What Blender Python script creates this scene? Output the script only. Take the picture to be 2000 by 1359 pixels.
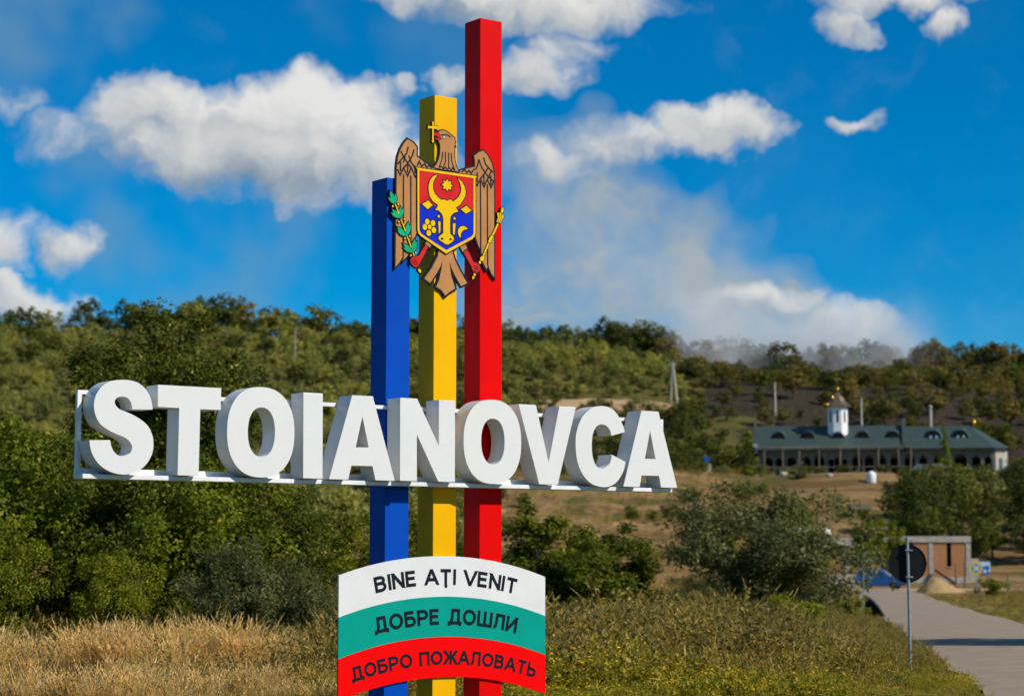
import bpy, bmesh, math, random
import numpy as np
from mathutils import Vector, Matrix
from mathutils.geometry import tessellate_polygon

for _o in list(bpy.data.objects):
    bpy.data.objects.remove(_o, do_unlink=True)
scene = bpy.context.scene
COL = scene.collection

# ------------------------------------------------------------------ camera
CAM_Z = 2.0
cam_data = bpy.data.cameras.new('camera')
cam_data.sensor_width = 36.0
cam_data.lens = 72.0
cam_data.clip_start = 0.1
cam_data.clip_end = 5000.0
cam_data.dof.use_dof = True
cam_data.dof.focus_distance = 21.6
cam_data.dof.aperture_fstop = 2.2
cam = bpy.data.objects.new('camera', cam_data)
COL.objects.link(cam)
PITCH = math.atan(401.5 / 4000.0)
cam.location = (0.0, 0.0, CAM_Z)
cam.rotation_euler = (math.pi / 2 + PITCH, 0.0, 0.0)
scene.camera = cam

# ------------------------------------------------------------------ sign frame of reference and sun direction
SIGN_ANG = math.radians(36.4)
SIGN_ORG = Vector((-0.8411, 22.0, 0.0))
DIR_U = Vector((math.cos(SIGN_ANG), math.sin(SIGN_ANG), 0))
DIR_N = Vector((math.sin(SIGN_ANG), -math.cos(SIGN_ANG), 0))
SUN = (DIR_N * 1.0 + DIR_U * 0.52 + Vector((0, 0, 0.86))).normalized()
SUN_EL = math.asin(SUN.z)
SUN_ROT = math.atan2(SUN.x, SUN.y)

# ------------------------------------------------------------------ node helper
class NB:
    def __init__(self, nt):
        self.nt = nt
    def n(self, t, **kw):
        nd = self.nt.nodes.new(t)
        for k, v in kw.items():
            setattr(nd, k, v)
        return nd
    def put(self, sock, v):
        if v is None:
            return
        if hasattr(v, 'is_linked') or isinstance(v, bpy.types.NodeSocket):
            self.nt.links.new(v, sock)
        else:
            sock.default_value = v
    def m(self, op, a, b=None, c=None, clamp=False):
        nd = self.n('ShaderNodeMath', operation=op, use_clamp=clamp)
        for i, v in enumerate((a, b, c)):
            self.put(nd.inputs[i], v)
        return nd.outputs[0]
    def v(self, op, a, b=None, out=0):
        nd = self.n('ShaderNodeVectorMath', operation=op)
        self.put(nd.inputs[0], a)
        self.put(nd.inputs[1], b)
        return nd.outputs[out]
    def comb(self, x, y, z=0.0):
        nd = self.n('ShaderNodeCombineXYZ')
        for i, s in enumerate((x, y, z)):
            self.put(nd.inputs[i], s)
        return nd.outputs[0]
    def sep(self, v):
        nd = self.n('ShaderNodeSeparateXYZ')
        self.put(nd.inputs[0], v)
        return nd.outputs
    def noise(self, vec, scale, detail=4.0, rough=0.55, dim='3D', dist=0.0):
        nd = self.n('ShaderNodeTexNoise', noise_dimensions=dim)
        self.put(nd.inputs['Vector'], vec)
        nd.inputs['Scale'].default_value = scale
        nd.inputs['Detail'].default_value = detail
        nd.inputs['Roughness'].default_value = rough
        nd.inputs['Distortion'].default_value = dist
        return nd.outputs
    def rng(self, v, a, b, c=0.0, d=1.0, smooth=True):
        nd = self.n('ShaderNodeMapRange', interpolation_type='SMOOTHSTEP' if smooth else 'LINEAR')
        self.put(nd.inputs['Value'], v)
        nd.inputs['From Min'].default_value = a
        nd.inputs['From Max'].default_value = b
        nd.inputs['To Min'].default_value = c
        nd.inputs['To Max'].default_value = d
        return nd.outputs[0]
    def mix(self, f, a, b, mode='MIX'):
        nd = self.n('ShaderNodeMix', data_type='RGBA', blend_type=mode)
        self.put(nd.inputs[0], f)
        for i, v in ((6, a), (7, b)):
            if isinstance(v, tuple) and len(v) == 3:
                v = v + (1.0,)
            self.put(nd.inputs[i], v)
        return nd.outputs[2]
    def ramp(self, f, stops):
        nd = self.n('ShaderNodeValToRGB')
        el = nd.color_ramp.elements
        while len(el) < len(stops):
            el.new(0.5)
        for e, (p, c) in zip(el, stops):
            e.position = p
            e.color = tuple(c) + (1.0,)
        self.put(nd.inputs[0], f)
        return nd.outputs[0]

# ------------------------------------------------------------------ world: clear summer sky with fair-weather cumulus
world = bpy.data.worlds.new('World')
scene.world = world
world.use_nodes = True
wnt = world.node_tree
wnt.nodes.clear()
W = NB(wnt)
SKY_STRENGTH = 0.1
sky = W.n('ShaderNodeTexSky', sky_type='NISHITA')
sky.sun_disc = False
sky.sun_elevation = SUN_EL
sky.sun_rotation = SUN_ROT
sky.altitude = 1500.0
sky.air_density = 1.0
sky.dust_density = 0.0
sky.ozone_density = 3.0
hsv = W.n('ShaderNodeHueSaturation')
hsv.inputs['Hue'].default_value = 0.486
hsv.inputs['Saturation'].default_value = 1.75
hsv.inputs['Value'].default_value = 0.92
wnt.links.new(sky.outputs[0], hsv.inputs['Color'])
sky_col = W.mix(1.0, hsv.outputs[0], (0.50, 0.93, 1.14), 'MULTIPLY')

def px_dir(px, py):
    a = (px - 1000) / 4000.0
    b = (679.5 - py) / 4000.0
    d = Vector((a, math.cos(PITCH) - b * math.sin(PITCH), math.sin(PITCH) + b * math.cos(PITCH))).normalized()
    return math.atan2(d.x, d.y), math.asin(d.z)

CLOUDS = [  # azimuth / elevation of each cumulus puff (thousandths of a radian), radii and weight
]
_cl = [(520, 275, 330, 112, 1.3), (610, 222, 190, 100, 1.3), (310, 215, 150, 62, 0.95), (700, 330, 240, 92, 1.0), (450, 320, 230, 72, .9),
       (1080, 10, 300, 62, 1.0), (900, -10, 230, 50, .8), (1095, 85, 90, 40, .8), (1055, 140, 95, 56, 1.0),
       (1395, 245, 140, 60, 1.15), (1230, 280, 150, 50, 0.85), (1090, 310, 110, 52, 0.8),
       (1650, 45, 68, 42, 0.95), (1750, -6, 180, 36, 0.9), (1842, 52, 64, 44, .95), (1672, 236, 58, 23, 0.8),
       (15, 470, 80, 68, 0.9), (130, 478, 55, 62, 0.75), (125, 270, 100, 62, 0.42), (20, 195, 80, 40, .40),
       (50, 590, 110, 50, 1.0), (1480, 588, 150, 44, 0.95), (1630, 628, 130, 50, .8), (863, 163, 46, 32, 0.85), (780, 158, 34, 16, .6)]
for (x, y, rx, ry, w) in _cl:
    az, el = px_dir(x, y)
    CLOUDS.append((az, el, rx / 4000.0, ry / 4000.0, w))

def cloud_group():
    g = bpy.data.node_groups.new('cumulus', 'ShaderNodeTree')
    g.interface.new_socket('P', in_out='INPUT', socket_type='NodeSocketVector')
    g.interface.new_socket('Body', in_out='OUTPUT', socket_type='NodeSocketFloat')
    g.interface.new_socket('Density', in_out='OUTPUT', socket_type='NodeSocketFloat')
    g.interface.new_socket('Light', in_out='OUTPUT', socket_type='NodeSocketFloat')
    B = NB(g)
    gi = B.n('NodeGroupInput')
    go = B.n('NodeGroupOutput')
    p = gi.outputs[0]
    w1 = B.v('SUBTRACT', B.noise(p, 28.0, 1, .55, '2D')[1], (0.5, 0.5, 0.5))
    w2 = B.v('SUBTRACT', B.noise(p, 95.0, 2, .6, '2D')[1], (0.5, 0.5, 0.5))
    q = B.v('ADD', B.v('ADD', p, B.v('MULTIPLY', w1, (0.030, 0.020, 0))), B.v('MULTIPLY', w2, (0.011, 0.009, 0)))
    total = None
    tilt = None
    for (az, el, rx, ry, w) in CLOUDS:
        dd = B.v('MULTIPLY', B.v('SUBTRACT', q, (az, el, 0)), (1 / rx, 1 / ry, 0))
        l2 = B.v('DOT_PRODUCT', dd, dd, out=1)
        val = B.m('MULTIPLY', B.m('MAXIMUM', B.m('SUBTRACT', 1.25, l2), 0.0), w * 0.8)
        lit = B.m('MULTIPLY', val, B.v('DOT_PRODUCT', dd, (0.35, 0.85, 0), out=1))
        total = val if total is None else B.m('SMOOTH_MAX', total, val, 0.15)
        tilt = lit if tilt is None else B.m('ADD', tilt, lit)
    # the same kind of cumulus goes on all round the sky beyond the part in view
    xyz = B.sep(p)
    far = B.m('MAXIMUM', B.rng(B.m('ABSOLUTE', xyz[0]), 0.29, 0.36), B.rng(xyz[1], 0.30, 0.38))
    gen = B.m('MULTIPLY', B.rng(B.noise(q, 7.0, 1, .5, '2D')[0], 0.58, 0.78), far)
    total = B.m('MAXIMUM', total, gen)
    fb = B.noise(q, 42.0, 5, .56, '2D')[0]
    fb2 = B.noise(p, 20.0, 1, .5, '2D')[0]
    body = B.m('ADD', total, B.m('MULTIPLY', B.m('SUBTRACT', B.m('ADD', fb, B.m('MULTIPLY', fb2, .5)), 0.75), 0.85))
    body = B.m('MULTIPLY', body, B.rng(total, 0.02, 0.22))
    fbl = B.noise(B.v('ADD', q, (0.0045, 0.007, 0)), 42.0, 2, .50, '2D')[0]
    lit = B.m('ADD', B.m('MULTIPLY', tilt, 0.55), B.m('MULTIPLY', B.m('SUBTRACT', fb, fbl), 0.55))
    g.links.new(body, go.inputs[0])
    g.links.new(B.rng(body, 0.04, 0.95), go.inputs[1])
    g.links.new(lit, go.inputs[2])
    return g

tc = W.n('ShaderNodeTexCoord')
dirv = W.v('NORMALIZE', tc.outputs['Generated'])
dx, dy, dz = W.sep(dirv)
azim = W.m('ARCTAN2', dx, dy)
elev = W.m('ARCSINE', dz)
P = W.comb(azim, elev)
cg = cloud_group()
c1 = W.n('ShaderNodeGroup'); c1.node_tree = cg
wnt.links.new(P, c1.inputs[0])
shade = W.m('ADD', 0.60, c1.outputs[2], clamp=True)
shade = W.m('ADD', W.m('MULTIPLY', shade, 0.92), W.m('MULTIPLY', W.rng(c1.outputs[0], 0.1, 0.9), 0.12), clamp=True)
cloud_col = W.ramp(shade, [(0.0, (0.19, 0.27, 0.37)), (0.30, (0.33, 0.39, 0.46)), (0.58, (0.58, 0.60, 0.61)), (0.80, (0.72, 0.72, 0.70)), (1.0, (0.84, 0.83, 0.80))])
cloud_col = W.v('SCALE', cloud_col); wnt.nodes[-1].inputs['Scale'].default_value = 0.97 / SKY_STRENGTH
# thin high veil
veil = W.m('MULTIPLY', W.rng(W.noise(P, 11.0, 3, .55, '2D')[0], 0.42, 0.74), W.rng(azim, 0.06, -0.16, 0.05, 0.52))
veil_col = W.mix(veil, sky_col, tuple(v / SKY_STRENGTH for v in (0.17, 0.31, 0.43)))
# smoke that has already drifted far downwind hangs as a pale veil low in the sky
wpd = W.v('ADD', P, W.v('MULTIPLY', W.v('SUBTRACT', W.noise(P, 22.0, 2, .6, '2D')[1], (.5, .5, .5)), (.055, .05, 0)))
drift = None
for (x, y, rx, ry, w) in ((1120, 330, 190, 120, .55), (1180, 470, 260, 150, .75), (1280, 590, 330, 120, .95), (1520, 660, 260, 75, .95), (1050, 600, 220, 120, .6), (1390, 500, 130, 130, .5)):
    az, el = px_dir(x, y)
    dd = W.v('MULTIPLY', W.v('SUBTRACT', wpd, (az, el, 0)), (4000.0 / rx, 4000.0 / ry, 0))
    val = W.m('MULTIPLY', W.m('MAXIMUM', W.m('SUBTRACT', 1.0, W.v('DOT_PRODUCT', dd, dd, out=1)), 0.0), w)
    drift = val if drift is None else W.m('ADD', drift, val)
drift = W.m('MULTIPLY', W.m('MINIMUM', drift, 0.90), W.rng(W.noise(wpd, 26.0, 4, .6, '2D')[0], .28, .62, .45, 1.0))
veil_col = W.mix(drift, veil_col, tuple(v / SKY_STRENGTH for v in (0.38, 0.425, 0.44)))
above = W.rng(elev, 0.0, 0.02)
mixed = W.mix(W.m('MULTIPLY', W.m('MULTIPLY', c1.outputs[1], 0.96), above), veil_col, cloud_col)
bg = W.n('ShaderNodeBackground')
wnt.links.new(mixed, bg.inputs['Color'])
bg.inputs['Strength'].default_value = SKY_STRENGTH
world.cycles.sampling_method = 'MANUAL'
world.cycles.sample_map_resolution = 256
wo = W.n('ShaderNodeOutputWorld')
wnt.links.new(bg.outputs[0], wo.inputs['Surface'])

# ------------------------------------------------------------------ sun
sd = bpy.data.lights.new('sun', 'SUN')
sd.energy = 5.0
sd.angle = math.radians(0.53)
sd.color = (1.0, 0.94, 0.84)
sun = bpy.data.objects.new('sun', sd)
sun.rotation_euler = (-SUN).to_track_quat('-Z', 'Y').to_euler()
sun.location = SUN * 100
COL.objects.link(sun)

scene.view_settings.view_transform = 'Standard'
scene.view_settings.look = 'None'
scene.view_settings.exposure = 0.0
scene.view_settings.gamma = 1.0
scene.view_settings.use_curve_mapping = False
scene.render.engine = 'CYCLES'
scene.cycles.max_bounces = 4
scene.cycles.diffuse_bounces = 2
scene.cycles.glossy_bounces = 2
scene.cycles.transmission_bounces = 4
scene.cycles.transparent_max_bounces = 8
scene.cycles.volume_bounces = 1
scene.cycles.volume_max_steps = 40
scene.cycles.use_adaptive_sampling = True
scene.cycles.adaptive_threshold = 0.03
scene.cycles.adaptive_min_samples = 6
scene.cycles.use_denoising = True
scene.cycles.sample_clamp_indirect = 6.0

# ------------------------------------------------------------------ materials
MATS = {}
def material(name, c1, c2=None, scale=6.0, rough=0.6, spec=0.5, metal=0.0, bump=0.0, bscale=40.0, rvar=0.0, detail=5.0, vary=0.0, lo=.35, hi=.65):
    """Principled surface whose colour wanders between c1 and c2 with object-space noise."""
    m = bpy.data.materials.new(name)
    m.use_nodes = True
    nt = m.node_tree
    nt.nodes.clear()
    B = NB(nt)
    bs = B.n('ShaderNodeBsdfPrincipled')
    out = B.n('ShaderNodeOutputMaterial')
    nt.links.new(bs.outputs[0], out.inputs[0])
    tcn = B.n('ShaderNodeTexCoord')
    obj = tcn.outputs['Object']
    if c2 is None:
        c2 = tuple(v * 0.85 for v in c1)
    nz = B.noise(obj, scale, detail)[0]
    col = B.mix(B.rng(nz, lo, hi), c1, c2)
    if vary:
        oi = B.n('ShaderNodeObjectInfo')
        col = B.mix(1.0, col, B.ramp(oi.outputs['Random'], [(0, (1 - vary,) * 3), (1, (1 + vary,) * 3)]), 'MULTIPLY')
    nt.links.new(col, bs.inputs['Base Color'])
    bs.inputs['Roughness'].default_value = rough
    if rvar:
        nt.links.new(B.rng(B.noise(obj, scale * 3, 4)[0], .3, .7, rough - rvar, rough + rvar), bs.inputs['Roughness'])
    bs.inputs['Specular IOR Level'].default_value = spec
    bs.inputs['Metallic'].default_value = metal
    if bump:
        bp = B.n('ShaderNodeBump')
        bp.inputs['Strength'].default_value = bump
        bp.inputs['Distance'].default_value = 0.02
        nt.links.new(B.noise(obj, bscale, 5)[0], bp.inputs['Height'])
        nt.links.new(bp.outputs[0], bs.inputs['Normal'])
    MATS[name] = m
    return m

def leaf_material(name, dark, light, odd, trans=0.30, spec=0.07, vary=0.25):
    """Leaves: each leaf carries its own 'tint'; every plant its own shift."""
    m = bpy.data.materials.new(name)
    m.use_nodes = True
    nt = m.node_tree
    nt.nodes.clear()
    B = NB(nt)
    at = B.n('ShaderNodeAttribute', attribute_name='tint')
    oi = B.n('ShaderNodeObjectInfo')
    col = B.ramp(at.outputs['Fac'], [(0.0, dark), (0.55, tuple((a + b) / 2 for a, b in zip(dark, light))), (0.9, light), (1.0, odd)])
    sh = B.ramp(oi.outputs['Random'], [(0, (1 - vary, 1 - vary, 1 - vary * .6)), (0.5, (1, 1, 1)), (1, (1 + vary * 1.2, 1 + vary * .7, 1))])
    col = B.mix(1.0, col, sh, 'MULTIPLY')
    bs = B.n('ShaderNodeBsdfPrincipled')
    nt.links.new(col, bs.inputs['Base Color'])
    bs.inputs['Roughness'].default_value = 0.5
    bs.inputs['Specular IOR Level'].default_value = spec
    tr = B.n('ShaderNodeBsdfTranslucent')
    nt.links.new(B.mix(1.0, col, (1.2, 1.15, 0.5), 'MULTIPLY'), tr.inputs['Color'])
    mx = B.n('ShaderNodeMixShader')
    mx.inputs[0].default_value = trans
    nt.links.new(bs.outputs[0], mx.inputs[1])
    nt.links.new(tr.outputs[0], mx.inputs[2])
    out = B.n('ShaderNodeOutputMaterial')
    nt.links.new(mx.outputs[0], out.inputs[0])
    MATS[name] = m
    return m

material('white_paint', (0.665, 0.65, 0.622), (0.652, 0.637, 0.61), 3.0, 0.34, 0.5)
material('frame_paint', (0.74, 0.74, 0.73), (0.66, 0.65, 0.62), 5.0, 0.4, 0.5)
material('blue_paint', (0.001, 0.062, 0.40), (0.001, 0.055, 0.37), 1.6, 0.42, 0.06, rvar=.05)
material('yellow_paint', (0.78, 0.40, 0.0005), (0.74, 0.37, 0.0005), 1.6, 0.42, 0.06, rvar=.05)
material('red_paint', (0.68, 0.001, 0.001), (0.64, 0.001, 0.001), 1.6, 0.42, 0.06, rvar=.05)
material('outline_ink', (0.006, 0.010, 0.017), None, 8, 0.55, 0.12)
material('feather_brown', (0.46, 0.215, 0.075), (0.40, 0.18, 0.06), 3, 0.5, 0.08)
material('emblem_yellow', (0.78, 0.47, 0.001), (0.74, 0.44, 0.001), 3, 0.5, 0.08)
material('emblem_red', (0.60, 0.018, 0.018), (0.54, 0.010, 0.010), 2, 0.5, 0.08)
material('emblem_blue', (0.004, 0.022, 0.50), (0.004, 0.02, 0.45), 2, 0.5, 0.08)
material('emblem_green', (0.004, 0.36, 0.16), None, 3, 0.5, 0.08)
material('eye_white', (0.6, 0.7, 0.78), None, 3, 0.4, 0.5)
material('banner_white', (0.665, 0.66, 0.645), (0.63, 0.625, 0.61), 2, 0.45, 0.1)
material('banner_teal', (0.0015, 0.29, 0.225), (0.0015, 0.27, 0.205), 2, 0.45, 0.06)
material('banner_red', (0.80, 0.001, 0.001), (0.76, 0.001, 0.001), 2, 0.45, 0.06)
material('galvanised', (0.36, 0.39, 0.41), (0.26, 0.29, 0.31), 12, 0.42, 0.5, 0.55, rvar=.1)
material('sign_back', (0.010, 0.011, 0.013), (0.007, 0.008, 0.010), 10, 0.6, 0.12)
material('asphalt', (0.295, 0.228, 0.162), (0.255, 0.198, 0.142), 1.6, 0.9, 0.2, bump=.3, bscale=60, detail=8, lo=.38, hi=.64)
material('concrete', (0.42, 0.38, 0.33), (0.32, 0.29, 0.255), 2.5, 0.85, 0.3, bump=.2, bscale=25)
material('pole_concrete', (0.46, 0.40, 0.32), (0.36, 0.31, 0.25), 2.0, 0.85, 0.3)
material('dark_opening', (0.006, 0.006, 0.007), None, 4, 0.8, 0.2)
material('wood', (0.22, 0.155, 0.085), (0.14, 0.10, 0.055), 6, 0.8, 0.2)
material('scaffold_wood', (0.24, 0.20, 0.13), (0.17, 0.14, 0.09), 6, 0.85, 0.2, vary=.2)
material('bark', (0.09, 0.07, 0.05), (0.055, 0.042, 0.03), 8, 0.9, 0.2, bump=.4)
material('roof_green', (0.046, 0.070, 0.062), (0.038, 0.058, 0.052), 0.6, 0.5, 0.3)
material('church_wall', (0.20, 0.19, 0.165), (0.15, 0.14, 0.12), 0.8, 0.85, 0.3)
material('tower_white', (0.80, 0.80, 0.79), (0.74, 0.74, 0.73), 2, 0.6, 0.4)
material('gold', (0.85, 0.42, 0.08), (0.8, 0.38, 0.06), 4, 0.22, 0.5, 1.0)
material('dome_bronze', (0.30, 0.22, 0.12), (0.22, 0.17, 0.10), 3, 0.35, 0.5, .7)
material('tank_white', (0.78, 0.78, 0.76), (0.66, 0.66, 0.64), 3, 0.45, 0.4)
material('sand', (0.40, 0.265, 0.12), (0.32, 0.21, 0.095), 3, 0.95, 0.1, bump=.4)
material('car_blue', (0.012, 0.13, 0.42), (0.01, 0.12, 0.40), 2, 0.25, 0.6)
material('car_glass', (0.05, 0.065, 0.075), None, 3, 0.08, 0.9)
material('tyre', (0.012, 0.012, 0.013), None, 5, 0.8, 0.3)
material('rim_metal', (0.35, 0.35, 0.36), None, 5, 0.35, 0.5, .8)
material('lamp_glass', (0.75, 0.77, 0.8), None, 5, 0.15, 0.6)
material('board_blue', (0.42, 0.60, 0.74), (0.36, 0.54, 0.70), 3, 0.5, 0.4)
material('logo_teal', (0.01, 0.28, 0.34), None, 3, 0.5, 0.4)
material('sign_blue', (0.004, 0.07, 0.38), None, 3, 0.45, 0.4)
material('sign_yellow', (0.62, 0.50, 0.02), None, 3, 0.45, 0.4)
material('sign_grey', (0.20, 0.25, 0.30), None, 8, 0.5, 0.4)
material('fence_grey', (0.16, 0.15, 0.13), None, 5, 0.7, 0.3)
material('dark_panel', (0.010, 0.016, 0.035), None, 3, 0.5, 0.4)
material('rock', (0.42, 0.31, 0.19), (0.30, 0.22, 0.14), 4, 0.95, 0.1, bump=.5, bscale=12)

def brick_material():
    m = bpy.data.materials.new('brick_wall')
    m.use_nodes = True
    nt = m.node_tree
    nt.nodes.clear()
    B = NB(nt)
    tcn = B.n('ShaderNodeTexCoord')
    mp = B.n('ShaderNodeMapping')
    mp.inputs['Rotation'].default_value = (math.pi / 2, 0, 0)
    nt.links.new(tcn.outputs['Object'], mp.inputs['Vector'])
    br = B.n('ShaderNodeTexBrick')
    nt.links.new(mp.outputs[0], br.inputs['Vector'])
    br.inputs['Scale'].default_value = 1.0
    br.inputs['Brick Width'].default_value = 0.4
    br.inputs['Row Height'].default_value = 0.2
    br.inputs['Mortar Size'].default_value = 0.018
    br.inputs['Color1'].default_value = (0.40, 0.125, 0.045, 1)
    br.inputs['Color2'].default_value = (0.34, 0.145, 0.06, 1)
    br.inputs['Mortar'].default_value = (0.36, 0.24, 0.11, 1)
    blot = B.rng(B.noise(tcn.outputs['Object'], 1.3, 5)[0], .53, .62)
    col = B.mix(blot, br.outputs[0], (0.36, 0.20, 0.075))
    bs = B.n('ShaderNodeBsdfPrincipled')
    nt.links.new(col, bs.inputs['Base Color'])
    bs.inputs['Roughness'].default_value = 0.9
    out = B.n('ShaderNodeOutputMaterial')
    nt.links.new(bs.outputs[0], out.inputs[0])
    MATS['brick_wall'] = m
brick_material()

# ------------------------------------------------------------------ mesh helpers
def link(o, parent=None):
    COL.objects.link(o)
    if parent is not None:
        o.parent = parent
    return o

def tag(o, label=None, cat=None, group=None, kind=None):
    if label: o['label'] = label
    if cat: o['category'] = cat
    if group: o['group'] = group
    if kind: o['kind'] = kind
    return o

def empty(name, loc, rz=0.0, **kw):
    o = bpy.data.objects.new(name, None)
    o.empty_display_size = 0.3
    o.location = loc
    o.rotation_euler = (0, 0, rz)
    COL.objects.link(o)
    return tag(o, **kw)

class MB:
    """Collects boxes, prisms, tubes and spheres of ONE part; build() links them as one mesh object."""
    def __init__(self):
        self.v, self.f, self.s = [], [], []
    def add(self, vs, fs, smooth=False):
        k = len(self.v)
        self.v += [tuple(p) for p in vs]
        self.f += [tuple(i + k for i in f) for f in fs]
        self.s += [smooth] * len(fs)
        return self
    def box(self, x0, x1, y0, y1, z0, z1):
        vs = [(x, y, z) for z in (z0, z1) for y in (y0, y1) for x in (x0, x1)]
        return self.add(vs, [(0, 2, 3, 1), (4, 5, 7, 6), (0, 1, 5, 4), (2, 6, 7, 3), (0, 4, 6, 2), (1, 3, 7, 5)])
    def prism(self, outer, holes, y0, y1):
        """Polygon (u, z) with holes, extruded from y0 (front) to y1 (back)."""
        loops = [outer] + list(holes)
        flat = [p for l in loops for p in l]
        tris = tessellate_polygon([[Vector((p[0], p[1], 0)) for p in l] for l in loops])
        nv = len(flat)
        vs = [(p[0], y0, p[1]) for p in flat] + [(p[0], y1, p[1]) for p in flat]
        fs = []
        for t in tris:
            a, b, c = (flat[i] for i in t)
            ar = (b[0] - a[0]) * (c[1] - a[1]) - (b[1] - a[1]) * (c[0] - a[0])
            if abs(ar) < 1e-12:
                continue
            t = tuple(t) if ar > 0 else tuple(reversed(t))
            fs.append(t)
            fs.append(tuple(i + nv for i in reversed(t)))
        k = 0
        for li, l in enumerate(loops):
            m = len(l)
            area = sum(l[i][0] * l[(i + 1) % m][1] - l[(i + 1) % m][0] * l[i][1] for i in range(m))
            ccw = area > 0
            if li > 0:
                ccw = not ccw
            for i in range(m):
                a, b = k + i, k + (i + 1) % m
                fs.append((b, a, a + nv, b + nv) if ccw else (a, b, b + nv, a + nv))
            k += m
        return self.add(vs, fs)
    def ribbon(self, pts, w, y0, y1, closed=False):
        """Flat strip of width w along a polyline in (u, z), thickness y0..y1."""
        n = len(pts)
        L, R = [], []
        for i in range(n):
            p = Vector(pts[i])
            a = Vector(pts[i - 1]) if (i > 0 or closed) else None
            b = Vector(pts[(i + 1) % n]) if (i < n - 1 or closed) else None
            d1 = (p - a).normalized() if a is not None and (p - a).length > 1e-9 else None
            d2 = (b - p).normalized() if b is not None and (b - p).length > 1e-9 else None
            if d1 is None: d1 = d2
            if d2 is None: d2 = d1
            n1, n2 = Vector((-d1.y, d1.x)), Vector((-d2.y, d2.x))
            mt = n1 + n2
            if mt.length < 0.35: mt = n1.copy()
            mt.normalize()
            k = min(1.0 / max(mt.dot(n1), 0.2), 2.2)
            L.append(p + mt * (w / 2 * k))
            R.append(p - mt * (w / 2 * k))
        vs, fs = [], []
        for l, r in zip(L, R):
            vs += [(l.x, y0, l.y), (r.x, y0, r.y), (r.x, y1, r.y), (l.x, y1, l.y)]
        for i in range(n if closed else n - 1):
            a, b = i * 4, ((i + 1) % n) * 4
            for j in range(4):
                j2 = (j + 1) % 4
                fs.append((a + j, a + j2, b + j2, b + j))
        if not closed:
            fs += [(0, 3, 2, 1), tuple((n - 1) * 4 + j for j in range(4))]
        return self.add(vs, fs)
    def tube(self, pts, rads, seg=8, smooth=True, cap=True):
        pts = [Vector(p) for p in pts]
        if not hasattr(rads, '__len__'):
            rads = [rads] * len(pts)
        vs, fs = [], []
        for i, p in enumerate(pts):
            t = (pts[min(i + 1, len(pts) - 1)] - pts[max(i - 1, 0)]).normalized()
            ax = Vector((0, 0, 1)) if abs(t.z) < 0.9 else Vector((1, 0, 0))
            a = t.cross(ax).normalized()
            b = t.cross(a).normalized()
            for j in range(seg):
                an = 2 * math.pi * j / seg
                vs.append(p + (a * math.cos(an) + b * math.sin(an)) * rads[i])
        for i in range(len(pts) - 1):
            for j in range(seg):
                j2 = (j + 1) % seg
                fs.append((i * seg + j, i * seg + j2, (i + 1) * seg + j2, (i + 1) * seg + j))
        self.add(vs, fs, smooth)
        if cap:
            k = len(vs)
            self.add([vs[j] for j in range(seg)], [tuple(range(seg))])
            self.add([vs[k - seg + j] for j in range(seg)], [tuple(reversed(range(seg)))])
        return self
    def lathe(self, prof, seg=16, c=(0, 0, 0), smooth=True, a0=0.0):
        vs, fs = [], []
        for r, z in prof:
            for j in range(seg):
                an = a0 + 2 * math.pi * j / seg
                vs.append((c[0] + r * math.cos(an), c[1] + r * math.sin(an), c[2] + z))
        for i in range(len(prof) - 1):
            for j in range(seg):
                j2 = (j + 1) % seg
                fs.append((i * seg + j, i * seg + j2, (i + 1) * seg + j2, (i + 1) * seg + j))
        fs.append(tuple(reversed(range(seg))))
        fs.append(tuple((len(prof) - 1) * seg + j for j in range(seg)))
        return self.add(vs, fs, smooth)
    def ball(self, c, r, seg=12, rings=7, sq=(1, 1, 1)):
        prof = [(max(1e-4, math.sin(math.pi * i / rings)) * r, -math.cos(math.pi * i / rings) * r) for i in range(rings + 1)]
        k = len(self.v)
        self.lathe(prof, seg, (0, 0, 0))
        for i in range(k, len(self.v)):
            x, y, z = self.v[i]
            self.v[i] = (c[0] + x * sq[0], c[1] + y * sq[1], c[2] + z * sq[2])
        return self
    def mesh(self, name, mat):
        me = bpy.data.meshes.new(name)
        me.from_pydata(self.v, [], self.f)
        if mat is not None:
            me.materials.append(MATS[mat] if isinstance(mat, str) else mat)
        if any(self.s):
            me.polygons.foreach_set('use_smooth', self.s)
        bm = bmesh.new()
        bm.from_mesh(me)
        bmesh.ops.recalc_face_normals(bm, faces=bm.faces)
        bm.to_mesh(me)
        bm.free()
        me.update()
        return me
    def build(self, name, mat, parent=None, loc=None, rz=0.0, bevel=0.0):
        o = bpy.data.objects.new(name, self.mesh(name, mat))
        if loc is not None: o.location = loc
        if rz: o.rotation_euler = (0, 0, rz)
        link(o, parent)
        if bevel:
            b = o.modifiers.new('bevel', 'BEVEL')
            b.width = bevel
            b.segments = 2
            b.limit_method = 'ANGLE'
            b.angle_limit = math.radians(40)
            b.harden_normals = False
        return o

def smooth_loop(pts, corner=38.0, sub=4):
    """Catmull-Rom through a traced loop, keeping sharp corners."""
    n = len(pts)
    P = [Vector(p) for p in pts]
    sharp = []
    for i in range(n):
        d1, d2 = (P[i] - P[i - 1]).normalized(), (P[(i + 1) % n] - P[i]).normalized()
        sharp.append(d1.dot(d2) < math.cos(math.radians(corner)))
    out = []
    for i in range(n):
        p1, p2 = P[i], P[(i + 1) % n]
        p0 = P[i - 1] if not sharp[i] else p1
        p3 = P[(i + 2) % n] if not sharp[(i + 1) % n] else p2
        for k in range(sub):
            t = k / sub
            out.append(tuple(0.5 * ((2 * p1) + (p2 - p0) * t + (2 * p0 - 5 * p1 + 4 * p2 - p3) * t * t + (3 * p1 - p0 - 3 * p2 + p3) * t ** 3)))
    return out

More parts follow.
